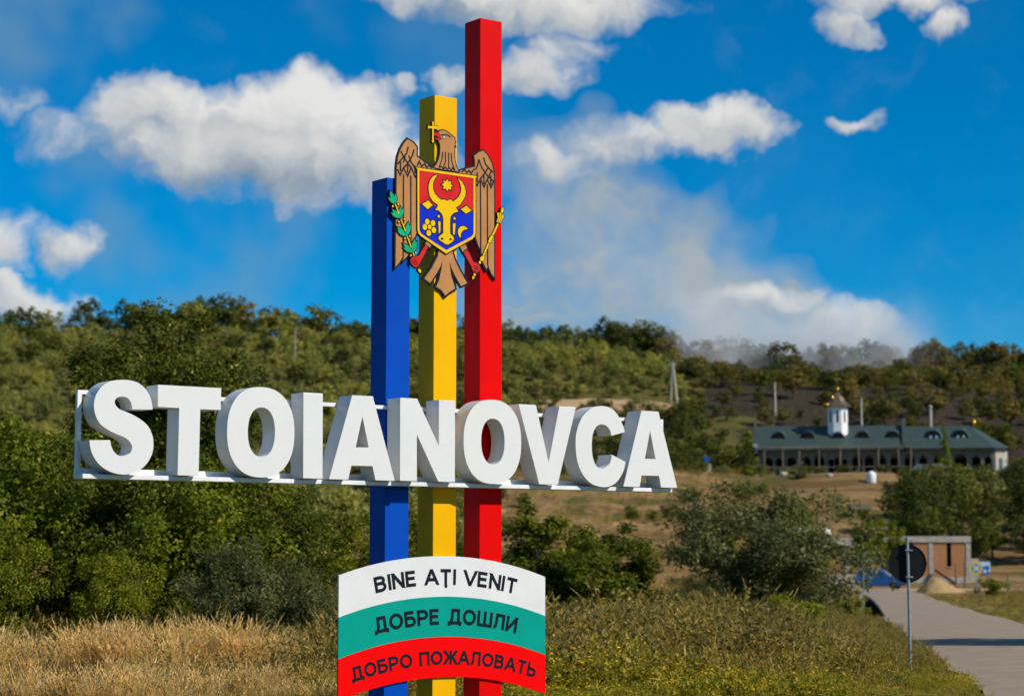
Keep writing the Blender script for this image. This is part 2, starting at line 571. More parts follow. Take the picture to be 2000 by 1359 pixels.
def superellipse(cx, cy, rx, ry, e=2.25, n=64):
    pts = []
    for i in range(n):
        a = 2 * math.pi * i / n
        c, s = math.cos(a), math.sin(a)
        pts.append((cx + rx * math.copysign(abs(c) ** (2 / e), c), cy + ry * math.copysign(abs(s) ** (2 / e), s)))
    return pts

def arc(cx, cy, rx, ry, a0, a1, n=10):
    return [(cx + rx * math.cos(math.radians(a0 + (a1 - a0) * i / n)), cy + ry * math.sin(math.radians(a0 + (a1 - a0) * i / n))) for i in range(n + 1)]

# ================================================================== THE TOWN SIGN
def sign_empty(name, **kw):
    return empty(name, SIGN_ORG, SIGN_ANG, **kw)

# --- three square steel posts, each with a welded cap and a base plate
for name, x0, h, mt, lab in (('blue_post', -0.618, 6.00, 'blue_paint', 'blue square steel post, the shortest of the three behind the town name'),
                             ('yellow_post', -0.006, 6.98, 'yellow_paint', 'yellow square steel post standing between the blue and the red one'),
                             ('red_post', 0.605, 7.935, 'red_paint', 'red square steel post, the tallest of the three behind the town name')):
    t = sign_empty(name, label=lab, cat='post', group='three coloured posts of the town sign', kind='thing')
    MB().box(x0, x0 + 0.30, 0.0, 0.30, 0.016, h).build('shaft', mt, t, bevel=0.006)
    MB().box(x0 + 0.004, x0 + 0.296, 0.004, 0.296, h - 0.001, h + 0.006).build('cap', mt, t)
    bp = MB().box(x0 - 0.12, x0 + 0.42, -0.12, 0.42, -0.25, 0.016).build('base_plate', 'concrete', t)

# --- lettering on its frame
lt = sign_empty('town_name_lettering', label='white block letters STOIANOVCA on a white frame fixed across the three posts', cat='sign')
LETTERS = {
 'S':[(-3478,3381),(-3485,3432),(-3498,3482),(-3522,3531),(-3560,3580),(-3606,3615),(-3661,3640),(-3725,3652),(-3788,3653),(-3852,3648),(-3905,3638),(-3958,3617),(-4011,3579),(-4050,3531),(-4076,3481),(-4088,3423),(-4088,3374),(-4078,3325),(-4058,3276),(-4026,3228),(-3985,3197),(-3931,3166),(-3868,3139),(-3804,3117),(-3759,3099),(-3727,3078),(-3704,3054),(-3688,3025),(-3689,2992),(-3702,2963),(-3729,2941),(-3764,2928),(-3800,2924),(-3836,2934),(-3868,2958),(-3891,2990),(-3908,3031),(-3916,3074),(-4128,3065),(-4121,3012),(-4104,2955),(-4076,2903),(-4035,2851),(-3977,2807),(-3914,2776),(-3842,2757),(-3770,2750),(-3698,2759),(-3626,2787),(-3563,2826),(-3514,2881),(-3479,2948),(-3464,3016),(-3466,3090),(-3482,3148),(-3516,3210),(-3562,3254),(-3618,3289),(-3691,3324),(-3764,3350),(-3819,3368),(-3855,3393),(-3876,3424),(-3874,3453),(-3857,3476),(-3826,3489),(-3785,3492),(-3749,3483),(-3721,3460),(-3702,3423),(-3692,3375)],
 'T':[(-3428,3624),(-2738,3622),(-2740,3407),(-2965,3406),(-2973,2758),(-3200,2753),(-3194,3408),(-3424,3409)],
 'O1o':[(-2666,3191),(-2294,3656),(-1901,3218),(-2282,2755)],
 'O1i':[(-2434,3201),(-2284,3453),(-2126,3212),(-2277,2960)],
 'I':[(-1802,3628),(-1572,3627),(-1566,2756),(-1795,2757)],
 'A1':[(-1220,3627),(-970,3626),(-692,2757),(-929,2760),(-967,2901),(-1223,2900),(-1262,2760),(-1489,2760)],
 'A1h':[(-1095,3408),(-1014,3092),(-1174,3089)],
 'N':[(-631,3628),(-415,3626),(-140,3139),(-140,3625),(70,3623),(72,2757),(-144,2756),(-417,3243),(-414,2760),(-629,2761)],
 'O2o':[(182,3188),(561,3656),(949,3213),(562,2748)],
 'O2i':[(413,3200),(567,3452),(724,3210),(568,2958)],
 'V':[(911,3617),(1151,3619),(1325,3002),(1475,3621),(1709,3624),(1451,2748),(1194,2748)],
 'C':[(2415,3371),(2395,3427),(2358,3494),(2317,3554),(2255,3608),(2187,3640),(2120,3651),(2047,3650),(1975,3637),(1903,3606),(1842,3559),(1790,3505),(1744,3423),(1713,3334),(1703,3246),(1706,3151),(1717,3063),(1742,2984),(1778,2914),(1828,2851),(1889,2801),(1960,2766),(2042,2748),(2114,2744),(2187,2753),(2260,2784),(2322,2834),(2370,2896),(2402,2961),(2421,3034),(2220,3111),(2209,3053),(2183,3004),(2136,2966),(2085,2949),(2033,2956),(1992,2983),(1962,3030),(1942,3094),(1934,3165),(1934,3238),(1943,3310),(1963,3367),(1994,3412),(2036,3438),(2077,3446),(2129,3439),(2170,3415),(2201,3375),(2216,3323)],
 'A2':[(2660,3621),(2914,3619),(3191,2745),(2947,2749),(2916,2888),(2656,2886),(2627,2749),(2387,2746)],
 'A2h':[(2787,3396),(2866,3079),(2707,3079)],
}
YF, YB = -0.30, -0.052
def mmp(l):
    return [(a / 1000.0, b / 1000.0) for a, b in l]
def clampz(l, lo=2.756, hi=3.624):
    return [(a, min(max(b, lo), hi)) for a, b in l]
glyphs = []
for key in ('S', 'T', 'O1', 'I', 'A1', 'N', 'O2', 'V', 'C', 'A2'):
    holes = []
    if key in ('O1', 'O2'):
        (l, t_, r, b), (l2, t2, r2, b2) = mmp(LETTERS[key + 'o']), mmp(LETTERS[key + 'i'])
        outer = superellipse((l[0] + r[0]) / 2, (t_[1] + b[1]) / 2, (r[0] - l[0]) / 2, (t_[1] - b[1]) / 2, 2.3)
        holes = [superellipse((l2[0] + r2[0]) / 2, (t2[1] + b2[1]) / 2, (r2[0] - l2[0]) / 2, (t2[1] - b2[1]) / 2, 2.25, 48)]
    elif key in ('S', 'C'):
        outer = smooth_loop(mmp(LETTERS[key]))
    else:
        # straighten horizontal strokes of the traced outline
        outer = [(a, 3.624 if abs(b - 3.624) < .012 else (2.756 if abs(b - 2.756) < .012 else b)) for a, b in mmp(LETTERS[key])]
        if key + 'h' in LETTERS:
            holes = [mmp(LETTERS[key + 'h'])]
    ch = key[0]
    g = MB().prism(outer, holes, YF, YB).build('letter_' + ch.lower(), 'white_paint', lt, bevel=0.0 if holes else 0.004)
fr = lt
MB().box(-4.145, 3.20, -0.052, -0.004, 3.516, 3.556).build('frame_rail', 'frame_paint', fr, bevel=.003)
MB().box(-4.145, -4.10, -0.0505, -0.006, 2.752, 3.516).build('frame_upright', 'frame_paint', fr, bevel=.003)
MB().box(3.155, 3.20, -0.0505, -0.006, 2.752, 3.516).build('frame_upright', 'frame_paint', fr, bevel=.003)
# bottom shelf: an angle section, its shelf reaching forward under the letters
MB().box(-4.146, 3.195, -0.0515, -0.002, 2.752, 2.812).build('back_plate', 'frame_paint', fr)
MB().box(-4.147, 3.195, -0.205, -0.001, 2.708, 2.751).build('shelf', 'frame_paint', fr, bevel=.003)
for uu in (-0.53, 0.08, 0.70):
    MB().box(uu, uu + 0.12, -0.003, 0.001, 3.49, 3.58).build('bracket', 'frame_paint', fr)

# --- welcome banner: arched panel in three stripes with lettering set on the arch
bn = sign_empty('welcome_banner', label='arched white, green and red panel with three lines of welcome lettering, low on the posts', cat='sign')
BCX, BR, BHW, TILT = 0.1405, 4.29, 1.338, math.radians(-0.7)
def ban(s, z):
    """s = distance along the arch, z = height of the arch crown -> point on the panel."""
    a = s / BR
    return BCX + BR * math.sin(a), z - BR * (1 - math.cos(a))
def ban_u(u, z):
    x = u - BCX
    return u, z - (BR - math.sqrt(BR * BR - x * x)) + x * math.tan(TILT)
ZS = (1.975, 1.5455, 1.1195, 0.695)
for i, (mt, nm) in enumerate((('banner_white', 'white_stripe'), ('banner_teal', 'green_stripe'), ('banner_red', 'red_stripe'))):
    us = [BCX - BHW + 2 * BHW * k / 40 for k in range(41)]
    up = [ban_u(u, ZS[i]) for u in us]
    dn = [ban_u(u, ZS[i + 1]) for u in us]
    MB().prism(up + dn[::-1], [], -0.032, -0.010).build(nm, mt, bn)
for uu in (-0.55, 0.06, 0.67):
    for z in (0.95, 1.55):
        MB().box(uu, uu + 0.17, -0.0098, 0.001, z, z + 0.05).build('mounting_bar', 'galvanised', bn)

GL = {}
def glyph(c, w, *strokes):
    GL[c] = (w, strokes)
_b = arc(.40, .26, .26, .26, -90, 90)
_o = arc(.42, .5, .40, .5, 0, 360, 28)[:-1]
glyph('B', .66, [(0, 0), (0, 1)], [(0, 0), (.34, 0)] + arc(.36, .27, .25, .27, -90, 90) + [(0, .54)], [(0, 1), (.32, 1)] + arc(.34, .77, .23, .23, 90, -90) + [(0, .54)])
glyph('В', .66, *GL['B'][1])
glyph('I', 0.0, [(0, 0), (0, 1)])
glyph('N', .66, [(0, 0), (0, 1)], [(.66, 0), (.66, 1)], ('s', (.03, 1), (.63, 0)))
glyph('E', .58, [(.60, 0), (0, 0), (0, 1), (.58, 1)], [(0, .53), (.54, .53)])
glyph('Е', .58, *GL['E'][1])
glyph('A', .76, ('s', (-.02, 0), (.345, 1)), ('s', (.78, 0), (.415, 1)), [(.16, .30), (.60, .30)])
glyph('А', .76, *GL['A'][1])
glyph('T', .70, [(.35, 0), (.35, 1)], [(-.02, 1), (.72, 1)])
glyph('Т', .70, *GL['T'][1])
glyph('Ț', .70, [(.35, 0), (.35, 1)], [(-.02, 1), (.72, 1)], [(.37, -.14), (.37, -.24), (.31, -.34)])
glyph('V', .72, ('s', (-.02, 1), (.33, 0)), ('s', (.74, 1), (.39, 0)))
glyph('О', .84, _o + [_o[0], _o[1]])
glyph('Д', .82, [(0, -.22), (0, 0), (.84, 0), (.84, -.22)], [(.14, .05), (.22, .35), (.25, 1), (.70, 1), (.70, .05)])
glyph('Б', .64, [(.58, 1), (0, 1), (0, 0), (.34, 0)] + arc(.36, .29, .27, .29, -90, 90) + [(0, .58)])
glyph('Р', .62, [(0, 0), (0, 1), (.34, 1)] + arc(.35, .72, .26, .28, 90, -90) + [(0, .44)])
glyph('Ш', .96, [(0, 1), (0, 0), (.96, 0), (.96, 1)], [(.48, 0), (.48, 1)])
glyph('Л', .72, [(-.05, .0), (.06, .02), (.12, .14), (.15, .5), (.16, 1), (.68, 1), (.68, 0)])
glyph('И', .66, [(0, 0), (0, 1)], [(.66, 0), (.66, 1)], ('s', (.03, 0), (.63, 1)))
glyph('П', .66, [(0, 0), (0, 1), (.66, 1), (.66, 0)])
glyph('Ж', .96, [(.48, 0), (.48, 1)], ('s', (.0, 0), (.34, .56)), ('s', (.96, 0), (.62, .56)), ('s', (.04, 1), (.36, .50)), ('s', (.92, 1), (.60, .50)), [(.30, .53), (.66, .53)])
glyph('Ь', .62, [(0, 1), (0, 0), (.34, 0)] + arc(.35, .29, .26, .29, -90, 90) + [(0, .58)])
def banner_text(text, zbase, cap, s0, s1, ink, sw=0.21):
    gap, space = 0.29, 0.50
    tot = 0
    pos = []
    for c in text:
        if c == ' ':
            tot += space
            continue
        pos.append((c, tot))
        tot += GL[c][0] + gap
    tot -= gap
    k = (s1 - s0) / tot
    for c, x in pos:
        mb = MB()
        EXT = sw / 2 / .79
        def warp(gx_, gy_):
            py2 = .105 + gy_ * .79
            s_ = s0 + (x + gx_) * k
            u, z = ban(s_, zbase)
            a_ = s_ / BR
            h = py2 * cap
            u += math.sin(a_) * h
            z += math.cos(a_) * h
            return u, z + (u - BCX) * math.tan(TILT)
        for si, st in enumerate(GL[c][1]):
            y0_, y1_ = -0.0345 - 0.0002 * si, -0.0323 - 0.0001 * si
            if st[0] == 's':            # slanted bar with level ends
                (ax_, ay_), (bx_, by_) = st[1], st[2]
                up_ = 1 if by_ > ay_ else -1
                sl = (bx_ - ax_) / (by_ - ay_)
                e0 = EXT if ay_ in (0, 1) else 0
                e1 = EXT if by_ in (0, 1) else 0
                ax_, ay_ = ax_ - sl * e0 * up_, ay_ - e0 * up_
                bx_, by_ = bx_ + sl * e1 * up_, by_ + e1 * up_
                dxr, dyr = (bx_ - ax_) * k, (by_ - ay_) * .79 * cap
                hw_ = sw * cap / 2 * math.hypot(dxr, dyr) / abs(dyr) / k
                mb.prism([warp(ax_ - hw_, ay_), warp(ax_ + hw_, ay_), warp(bx_ + hw_, by_), warp(bx_ - hw_, by_)], [], y0_, y1_)
                continue
            pts = list(st)
            for end, nb_ in ((0, 1), (-1, -2)):      # upright strokes run to the full height
                (ex, ey), (nx_, ny_) = pts[end], pts[nb_]
                if abs(ex - nx_) < .03 and ey in (0, 1):
                    pts[end] = (ex, ey + (EXT if ey > ny_ else -EXT))
            mb.ribbon([warp(*p_) for p_ in pts], sw * cap, y0_, y1_)
        mb.build('letter', 'outline_ink', bn)
banner_text('BINE AȚI VENIT', 1.671, 0.168, -0.875, 0.925, 0)
banner_text('ДОБРЕ ДОШЛИ', 1.250, 0.168, -0.880, 0.92, 0)
banner_text('ДОБРО ПОЖАЛОВАТЬ', 0.826, 0.150, -1.165, 1.19, 0)

# --- the coat of arms: a cut-out panel of flat coloured pieces with dark outlines
EMB={
 'wing_l':[(-375,6443),(-304,6416),(-256,6371),(-259,6274),(-154,6213),(-41,6172),(6,6149),(-219,6093),(-215,5501),(-260,5419),(-289,5354),(-318,5312),(-329,5249),(-369,5176),(-420,5125),(-435,5152),(-478,5089),(-520,5044),(-518,5318),(-512,5783),(-511,6126),(-497,6233),(-466,6321),(-424,6389)],
 'wing_r':[(628,6438),(687,6390),(742,6312),(771,6219),(778,5917),(778,5275),(779,5039),(741,5078),(698,5163),(673,5120),(640,5176),(611,5205),(611,5280),(597,5323),(560,5381),(531,5454),(516,5539),(503,6144),(295,6156),(320,6176),(406,6210),(522,6244),(516,6322),(506,6364),(564,6409)],
 'head':[(30,6564),(37,6581),(56,6593),(92,6599),(130,6592),(168,6576),(206,6549),(240,6534),(237,6518),(252,6490),(241,6479),(251,6445),(237,6448),(237,6400),(234,6336),(243,6281),(261,6228),(293,6166),(122,6166),(-31,6175),(8,6221),(34,6273),(48,6338),(53,6402),(47,6447),(26,6477),(45,6482),(59,6510),(37,6544)],
 'beak_u':[(-40,6533),(-31,6555),(5,6566),(30,6554),(59,6504),(28,6513),(-2,6525),(-27,6530)],
 'beak_l':[(-28,6506),(0,6499),(41,6506),(47,6490),(22,6479),(-10,6488)],
 'cross':[(-64,6673),(-33,6677),(-41,6652),(-41,6628),(4,6629),(13,6635),(11,6583),(2,6597),(-39,6603),(-40,6533),(-40,6472),(-33,6463),(-49,6439),(-66,6459),(-59,6470),(-59,6601),(-104,6597),(-116,6589),(-114,6629),(-103,6621),(-60,6624),(-58,6650)],
 'shield':[(-270,6145),(538,6139),(516,6112),(520,5512),(509,5469),(479,5437),(128,5243),(-208,5407),(-237,5433),(-247,5481),(-251,6127)],
 'red':[(-227,6120),(491,6113),(492,5749),(-225,5754)],
 'blue':[(-225,5754),(492,5749),(492,5511),(482,5480),(459,5457),(130,5282),(-198,5430),(-217,5457),(-224,5491)],
 'ox':[(6,6100),(-54,6072),(-91,6024),(-110,5965),(-109,5907),(-94,5850),(-60,5806),(-21,5782),(15,5764),(-3,5726),(-22,5710),(25,5704),(61,5677),(80,5646),(85,5620),(86,5463),(52,5439),(26,5416),(26,5391),(50,5374),(80,5364),(100,5350),(133,5341),(166,5352),(191,5370),(216,5389),(226,5414),(219,5436),(189,5452),(174,5471),(174,5629),(188,5665),(224,5699),(282,5718),(251,5761),(304,5793),(344,5848),(374,5899),(382,5950),(368,5999),(334,6052),(275,6088),(308,6034),(323,5978),(318,5935),(288,5880),(248,5846),(211,5822),(191,5840),(166,5838),(136,5823),(101,5831),(76,5832),(61,5823),(17,5847),(-25,5881),(-50,5928),(-55,5985),(-36,6037)],
 'loz_a':[(-116,5801),(-56,5755),(-121,5705),(-193,5753)],
 'loz_b':[(389,5794),(461,5749),(387,5706),(317,5747)],
 'loz_c':[(23,5658),(42,5642),(24,5622),(7,5639)],
 'loz_d':[(232,5658),(250,5639),(234,5620),(216,5635)],
 'bar_a':[(18,5587),(48,5583),(46,5473),(28,5451)],
 'bar_b':[(212,5581),(248,5586),(234,5453),(214,5466)],
 'crescent':[(410,5535),(383,5560),(342,5566),(304,5548),(281,5517),(279,5485),(294,5449),(315,5428),(316,5468),(330,5498),(361,5526)],
 'tail':[(45,5277),(26,5205),(-57,5064),(-149,4950),(-72,4908),(14,5022),(65,5101),(89,5168),(78,5081),(46,4950),(8,4872),(79,4840),(127,4785),(188,4832),(256,4872),(201,5016),(179,5170),(207,5092),(259,5010),(334,4905),(416,4944),(324,5069),(252,5182),(213,5278),(132,5233)],
 'thigh_l':[(-122,5358),(-58,5332),(-87,5286),(-96,5306),(-116,5294),(-127,5312),(-142,5308),(-144,5324)],
 'thigh_r':[(317,5333),(389,5367),(412,5323),(396,5316),(386,5304),(373,5308),(356,5277)],
 'claw_l':[(-140,5313),(-109,5289),(-159,5200),(-209,5120),(-226,5090),(-259,5056),(-291,5068),(-319,5092),(-336,5128),(-319,5156),(-282,5178),(-235,5182),(-215,5204),(-182,5254)],
 'claw_r':[(363,5276),(403,5308),(433,5282),(494,5179),(540,5175),(570,5156),(589,5126),(578,5098),(530,5056),(501,5077),(481,5100),(471,5129)],
 'diamond':[(-226,5055),(-196,5027),(-208,4999),(-239,5028)],
 'mace':[(810,5758),(857,5763),(891,5741),(906,5727),(882,5692),(857,5648),(802,5655),(822,5706)],
 'mace_tip':[(474,5025),(515,5012),(479,4988)],
 'pear':[(631,5261),(637,5239),(631,5213),(611,5201),(588,5204),(578,5223),(586,5243),(611,5259)],
}
EMB_LINES={
 'wing_l':[[(-426,6057),(-424,5140)],[(-332,6052),(-326,5327)],[(-505,6103),(-468,6042),(-426,6127),(-372,6040),(-327,6139),(-274,6043),(-250,6092)],[(-461,6306),(-427,6245),(-368,6181),(-327,6131)],[(-365,6365),(-387,6288),(-427,6245),(-500,6158)],[(-291,6342),(-316,6265),(-368,6186),(-426,6120)],[(-359,6268),(-327,6194),(-256,6123)],[(-465,6186),(-465,6084)],[(-373,6188),(-372,6079)],[(-280,6167),(-276,6082)],[(-405,6255),(-427,6182)],[(-251,6168),(-223,6221),(-191,6166),(-154,6202),(-126,6163),(-94,6189),(-54,6162)]],
 'wing_r':[[(590,6090),(597,5284)],[(684,6068),(691,5156)],[(508,6081),(545,6034),(590,6118),(639,6031),(683,6119),(736,6033),(772,6117)],[(566,6331),(551,6262),(526,6211)],[(566,6331),(609,6244),(683,6164),(766,6109)],[(634,6360),(658,6290),(726,6233),(768,6206)],[(697,6254),(638,6175),(590,6114)],[(746,6235),(683,6116)],[(545,6189),(545,6069)],[(638,6159),(639,6063)],[(732,6170),(732,6065)],[(339,6166),(377,6194),(406,6165),(435,6194),(464,6164),(510,6222)]],
 'head':[[(54,6541),(111,6554),(158,6552),(187,6530)],[(83,6358),(72,6262),(35,6186)],[(118,6362),(119,6251),(84,6172)],[(161,6359),(162,6185)],[(195,6363),(203,6261),(246,6174)],[(37,6179),(65,6198),(94,6168),(120,6196),(146,6166),(169,6198),(198,6165),(215,6199),(241,6168)]],
 'claw_l':[[(-323,5124),(-265,5145)],[(-308,5104),(-252,5128)],[(-290,5083),(-239,5110)]],
 'claw_r':[[(501,5140),(558,5128)],[(507,5115),(558,5101)],[(501,5090),(535,5069)]],
 'mace':[[(841,5759),(841,5716),(823,5655)],[(867,5753),(872,5715),(848,5654)]],
}
STAR= [(135,5995),(135,6076),(225,6005)]
NOSTRILS= [(68,5399),(182,5404)]
FLOWER= [(-95,5513),(-125,5567),(-51,5559),(-39,5484),(-105,5446),(-156,5506)]
EYE= [(97,6522)]
LEAVES=[([(-541,5721)],[(-600,5852),(-529,5831),(-624,5780)]),([(-472,5575)],[(-469,5698),(-572,5658),(-587,5618),(-430,5685)]),([(-393,5388)],[(-368,5538),(-509,5476),(-504,5432),(-337,5511)]),([(-309,5217)],[(-283,5363),(-431,5301),(-425,5256),(-254,5340)])]
BERRIES= [(-566,5693),(-497,5723),(-488,5532),(-415,5567),(-409,5361),(-347,5390),(-332,5184),(-271,5218)]
STEMS=[[(-536,5719),(-491,5620)],[(-463,5562),(-406,5441)],[(-384,5386),(-328,5270)],[(-305,5215),(-293,5180)]]
SHAFT=[[(824,5637),(746,5490)],[(700,5412),(623,5259)]]
KNOBS= [(884,5807),(877,5781),(736,5480),(721,5454),(707,5429),(577,5184),(505,5042)]

ca = sign_empty('coat_of_arms', label='coat of arms: brown eagle with red and blue shield, mounted high on the three posts', cat='emblem')
_k = [0]
def piece(name, poly, mat, layer, parent, ow=0.012, smooth=False, oname='outline'):
    """One flat coloured piece with its dark outline as a sub-part."""
    _k[0] += 1
    j = _k[0] * 0.00001
    poly = smooth_loop(poly, 30, 3) if smooth else poly
    o = MB().prism(poly, [], -(0.026 + 0.002 * layer) - j, -0.008 - j).build(name, mat, parent)
    if ow:
        MB().ribbon(poly, ow * 2, -(0.0248 + 0.002 * layer) - j, -0.006 - j, True).build(oname, 'outline_ink', o if parent is ca else parent)
    return o
def lines(key, layer, parent, w=0.017, name='feather_line'):
    for l in EMB_LINES[key]:
        _k[0] += 1
        MB().ribbon(mmp(l), w, -(0.026 + 0.002 * layer) - _k[0] * 0.00001, -0.016).build(name, 'outline_ink', parent)
E_ = {k: mmp(v) for k, v in EMB.items()}
def disc_piece(name, c, rx, ry, mat, layer, parent, ow=0.006, n=14):
    return piece(name, [(c[0] + rx * math.cos(2 * math.pi * i / n), c[1] + ry * math.sin(2 * math.pi * i / n)) for i in range(n)], mat, layer, parent, ow)

tl = piece('tail', E_['tail'], 'feather_brown', 0, ca, 0.022)
for kx in ('wing_l', 'wing_r'):
    wgo = piece('wing', E_[kx], 'feather_brown', 1, ca, 0.019)
    lines(kx, 2, wgo)
hd = piece('head', E_['head'], 'feather_brown', 2, ca, 0.012)
lines('head', 3, hd, 0.013)
for kx in ('beak_u', 'beak_l'):
    piece('beak', E_[kx], 'emblem_red', 4, hd, 0.006)
ey = mmp(EYE)[0]
disc_piece('eye', ey, 0.014, 0.014, 'eye_white', 5, hd, 0.004)
disc_piece('pupil', ey, 0.005, 0.005, 'outline_ink', 6, hd, 0)
piece('cross', E_['cross'], 'emblem_yellow', 5, ca, 0.005)
for kx in ('thigh_l', 'thigh_r'):
    piece('thigh', E_[kx], 'feather_brown', 3, ca, 0.012)
sh = piece('shield', E_['shield'], 'emblem_yellow', 6, ca, 0.011)
piece('red_field', E_['red'], 'emblem_red', 7, sh, 0)
piece('blue_field', E_['blue'], 'emblem_blue', 7, sh, 0)
piece('ox_head', E_['ox'], 'emblem_yellow', 9, sh, 0.0125)
for p in mmp(NOSTRILS):
    disc_piece('nostril', p, 0.018, 0.011, 'outline_ink', 10, sh, 0)
(sc_, st_, sr_) = mmp(STAR)
RY, RX = st_[1] - sc_[1], sr_[0] - sc_[0]
star = []
for i in range(16):
    r = 0.82 if i % 2 == 0 else 0.52
    star.append((sc_[0] + RX * r * math.sin(math.pi * i / 8), sc_[1] + RY * r * math.cos(math.pi * i / 8)))
piece('star', star, 'emblem_yellow', 9, sh, 0.011)
for kx in ('loz_a', 'loz_b'):
    piece('lozenge', E_[kx], 'emblem_yellow', 9, sh, 0.0125)
for kx in ('loz_c', 'loz_d', 'bar_a', 'bar_b'):
    piece('billet', E_[kx], 'emblem_yellow', 9, sh, 0.010)
piece('crescent', E_['crescent'], 'emblem_yellow', 9, sh, 0.011, True)
fl = mmp(FLOWER)
for p in fl[1:]:
    disc_piece('petal', p, 0.030, 0.033, 'emblem_yellow', 9, sh, 0.011)
disc_piece('flower_centre', fl[0], 0.024, 0.026, 'emblem_yellow', 10, sh, 0.010)
for kx in ('claw_l', 'claw_r'):
    c_ = piece('claw', E_[kx], 'emblem_red', 4, ca, 0.011)
    lines(kx, 5, c_, 0.009, 'claw_line')
# olive branch
br = sb = MB()
for s in STEMS:
    _k[0] += 1
    sb.ribbon(mmp(s), 0.013, -0.0390 - _k[0] * 0.00005, -0.02)
br = sb.build('branch', 'emblem_yellow', ca)
so = MB()
for s in STEMS:
    so.ribbon(mmp(s), 0.026, -0.0362, -0.02)
so.build('outline', 'outline_ink', br)
for base, tips in LEAVES:
    b = Vector(mmp(base)[0])
    for t in mmp(tips):
        t = Vector(t)
        ax = t - b
        nn = Vector((-ax.y, ax.x)) * 0.17
        lp = [b, b + ax * .3 + nn * .8, b + ax * .6 + nn, b + ax * .85 + nn * .5, t, b + ax * .85 - nn * .5, b + ax * .6 - nn, b + ax * .3 - nn * .8]
        piece('leaf', [tuple(p) for p in lp], 'emblem_green', 7, br, 0.010)
for p in mmp(BERRIES):
    disc_piece('berry', p, 0.011, 0.011, 'emblem_yellow', 7, br, 0.006, 10)
piece('ferrule', E_['diamond'], 'emblem_yellow', 6, br, 0.007)
# sceptre
mb = MB()
for s in SHAFT:
    mb.ribbon(mmp(s), 0.020, -0.0390, -0.02)
sp = mb.build('sceptre', 'emblem_yellow', ca)
mo = MB()
for s in SHAFT:
    mo.ribbon(mmp(s), 0.034, -0.0364, -0.02)
mo.build('outline', 'outline_ink', sp)
m_ = piece('mace_head', E_['mace'], 'emblem_yellow', 7, sp, 0.007)
lines('mace', 8, sp, 0.006, 'groove')
piece('mace_tip', E_['mace_tip'], 'emblem_yellow', 6, sp, 0.006)
piece('grip', E_['pear'], 'emblem_yellow', 7, sp, 0.006, True)
for p, r in zip(mmp(KNOBS), (.017, .017, .018, .021, .017, .016, .015)):
    disc_piece('knob', p, r, r, 'emblem_yellow', 7, sp, 0.006, 12)
for uu, z in ((-0.50, 5.55), (0.0, 5.05), (0.0, 6.2), (0.64, 5.7)):
    MB().box(uu, uu + 0.1, -0.0058, 0.001, z, z + 0.06).build('mounting_bar', 'galvanised', ca)

# ================================================================== THE LAND
PROF_Y = [-80, 0, 50, 90, 165, 182, 192, 200, 240, 262, 269, 302, 314, 340, 380, 430, 455, 475, 520, 700, 2500]
PROF_Z = [0, 0, 0, -.3, -.8, -.6, 0.9, 2.0, 7.6, 11.2, 12.6, 12.95, 14.6, 23.0, 34.0, 44.0, 46.5, 46.3, 43, 30, 10]
_rs = np.random.RandomState(7)
_ph = _rs.rand(24, 4)
def wob(x, y, wl, seed):
    """Smooth pseudo-random field in about -1..1."""
    s = 0
    for i in range(4):
        a, b, c, e = _ph[(seed * 4 + i) % 24]
        th = a * math.pi * 2
        k = 2 * math.pi / (wl * (0.7 + 0.6 * b))
        s = s + np.sin((x * math.cos(th) + y * math.sin(th)) * k + c * 6.28)
    return s / 2.6
def sstep(v, a, b):
    t = np.clip((v - a) / (b - a), 0, 1)
    return t * t * (3 - 2 * t)
def land(x, y):
    x = np.asarray(x, float); y = np.asarray(y, float)
    z = np.interp(y, PROF_Y, PROF_Z)
    zs = (np.interp(y - 5, PROF_Y, PROF_Z) + np.interp(y + 5, PROF_Y, PROF_Z) + z * 2) / 4
    z = np.where(y > 100, zs, z)
    up = np.clip((y - 320) / 120, 0, 1)
    z = z + up * (2.6 * np.clip(-x / 60, -0.8, 1.0) + 1.3 * wob(x, y, 90, 1))
    z = z - 4.5 * sstep(x, 24, 60) * np.clip((y - 370) / 70, 0, 1)
    hillm = np.clip((y - 198) / 30, 0, 1) * (1 - 0.85 * np.exp(-(((x - 52) / 26) ** 4 + ((y - 290) / 16) ** 4)))
    z = z + hillm * (0.55 * wob(x, y, 26, 2) + 0.18 * wob(x, y, 9, 3))
    # terraces cut across the dry slope
    z = z + hillm * 0.35 * np.sin(y / 3.4 + 0.9 * wob(x, y, 60, 4)) * np.clip((300 - y) / 20, 0, 1)
    near = np.clip((-x + 0.13 * y + 2.6) / 3.0, 0, 1) * np.clip((110 - y) / 30, 0, 1) * np.clip((y - 24) / 6, 0, 1)
    z = z + near * (0.06 * wob(x, y, 7, 0) + 0.10 * np.clip((-x - 3) / 8, 0, 1))
    return z
def lz(x, y):
    return float(land(x, y))

def grid_axis(stops):
    out = []
    for a, b, st in stops:
        n = max(1, int(round((b - a) / st)))
        out += [a + (b - a) * i / n for i in range(n)]
    return np.array(out + [stops[-1][1]])
gx = grid_axis([(-1500, -300, 100), (-300, -130, 17), (-130, -45, 4), (-45, 60, 1.5), (60, 135, 4), (135, 300, 17), (300, 1500, 100)])
gy = grid_axis([(-80, 20, 10), (20, 60, 1.0), (60, 200, 2.0), (200, 330, 1.6), (330, 480, 4), (480, 700, 20), (700, 2500, 120)])
GX, GY = np.meshgrid(gx, gy)
GZ = land(GX, GY)
nx, ny = len(gx), len(gy)
gv = np.stack([GX.ravel(), GY.ravel(), GZ.ravel()], 1)
ii = (np.arange(ny - 1)[:, None] * nx + np.arange(nx - 1)[None, :]).ravel()
gf = np.stack([ii, ii + 1, ii + nx + 1, ii + nx], 1)

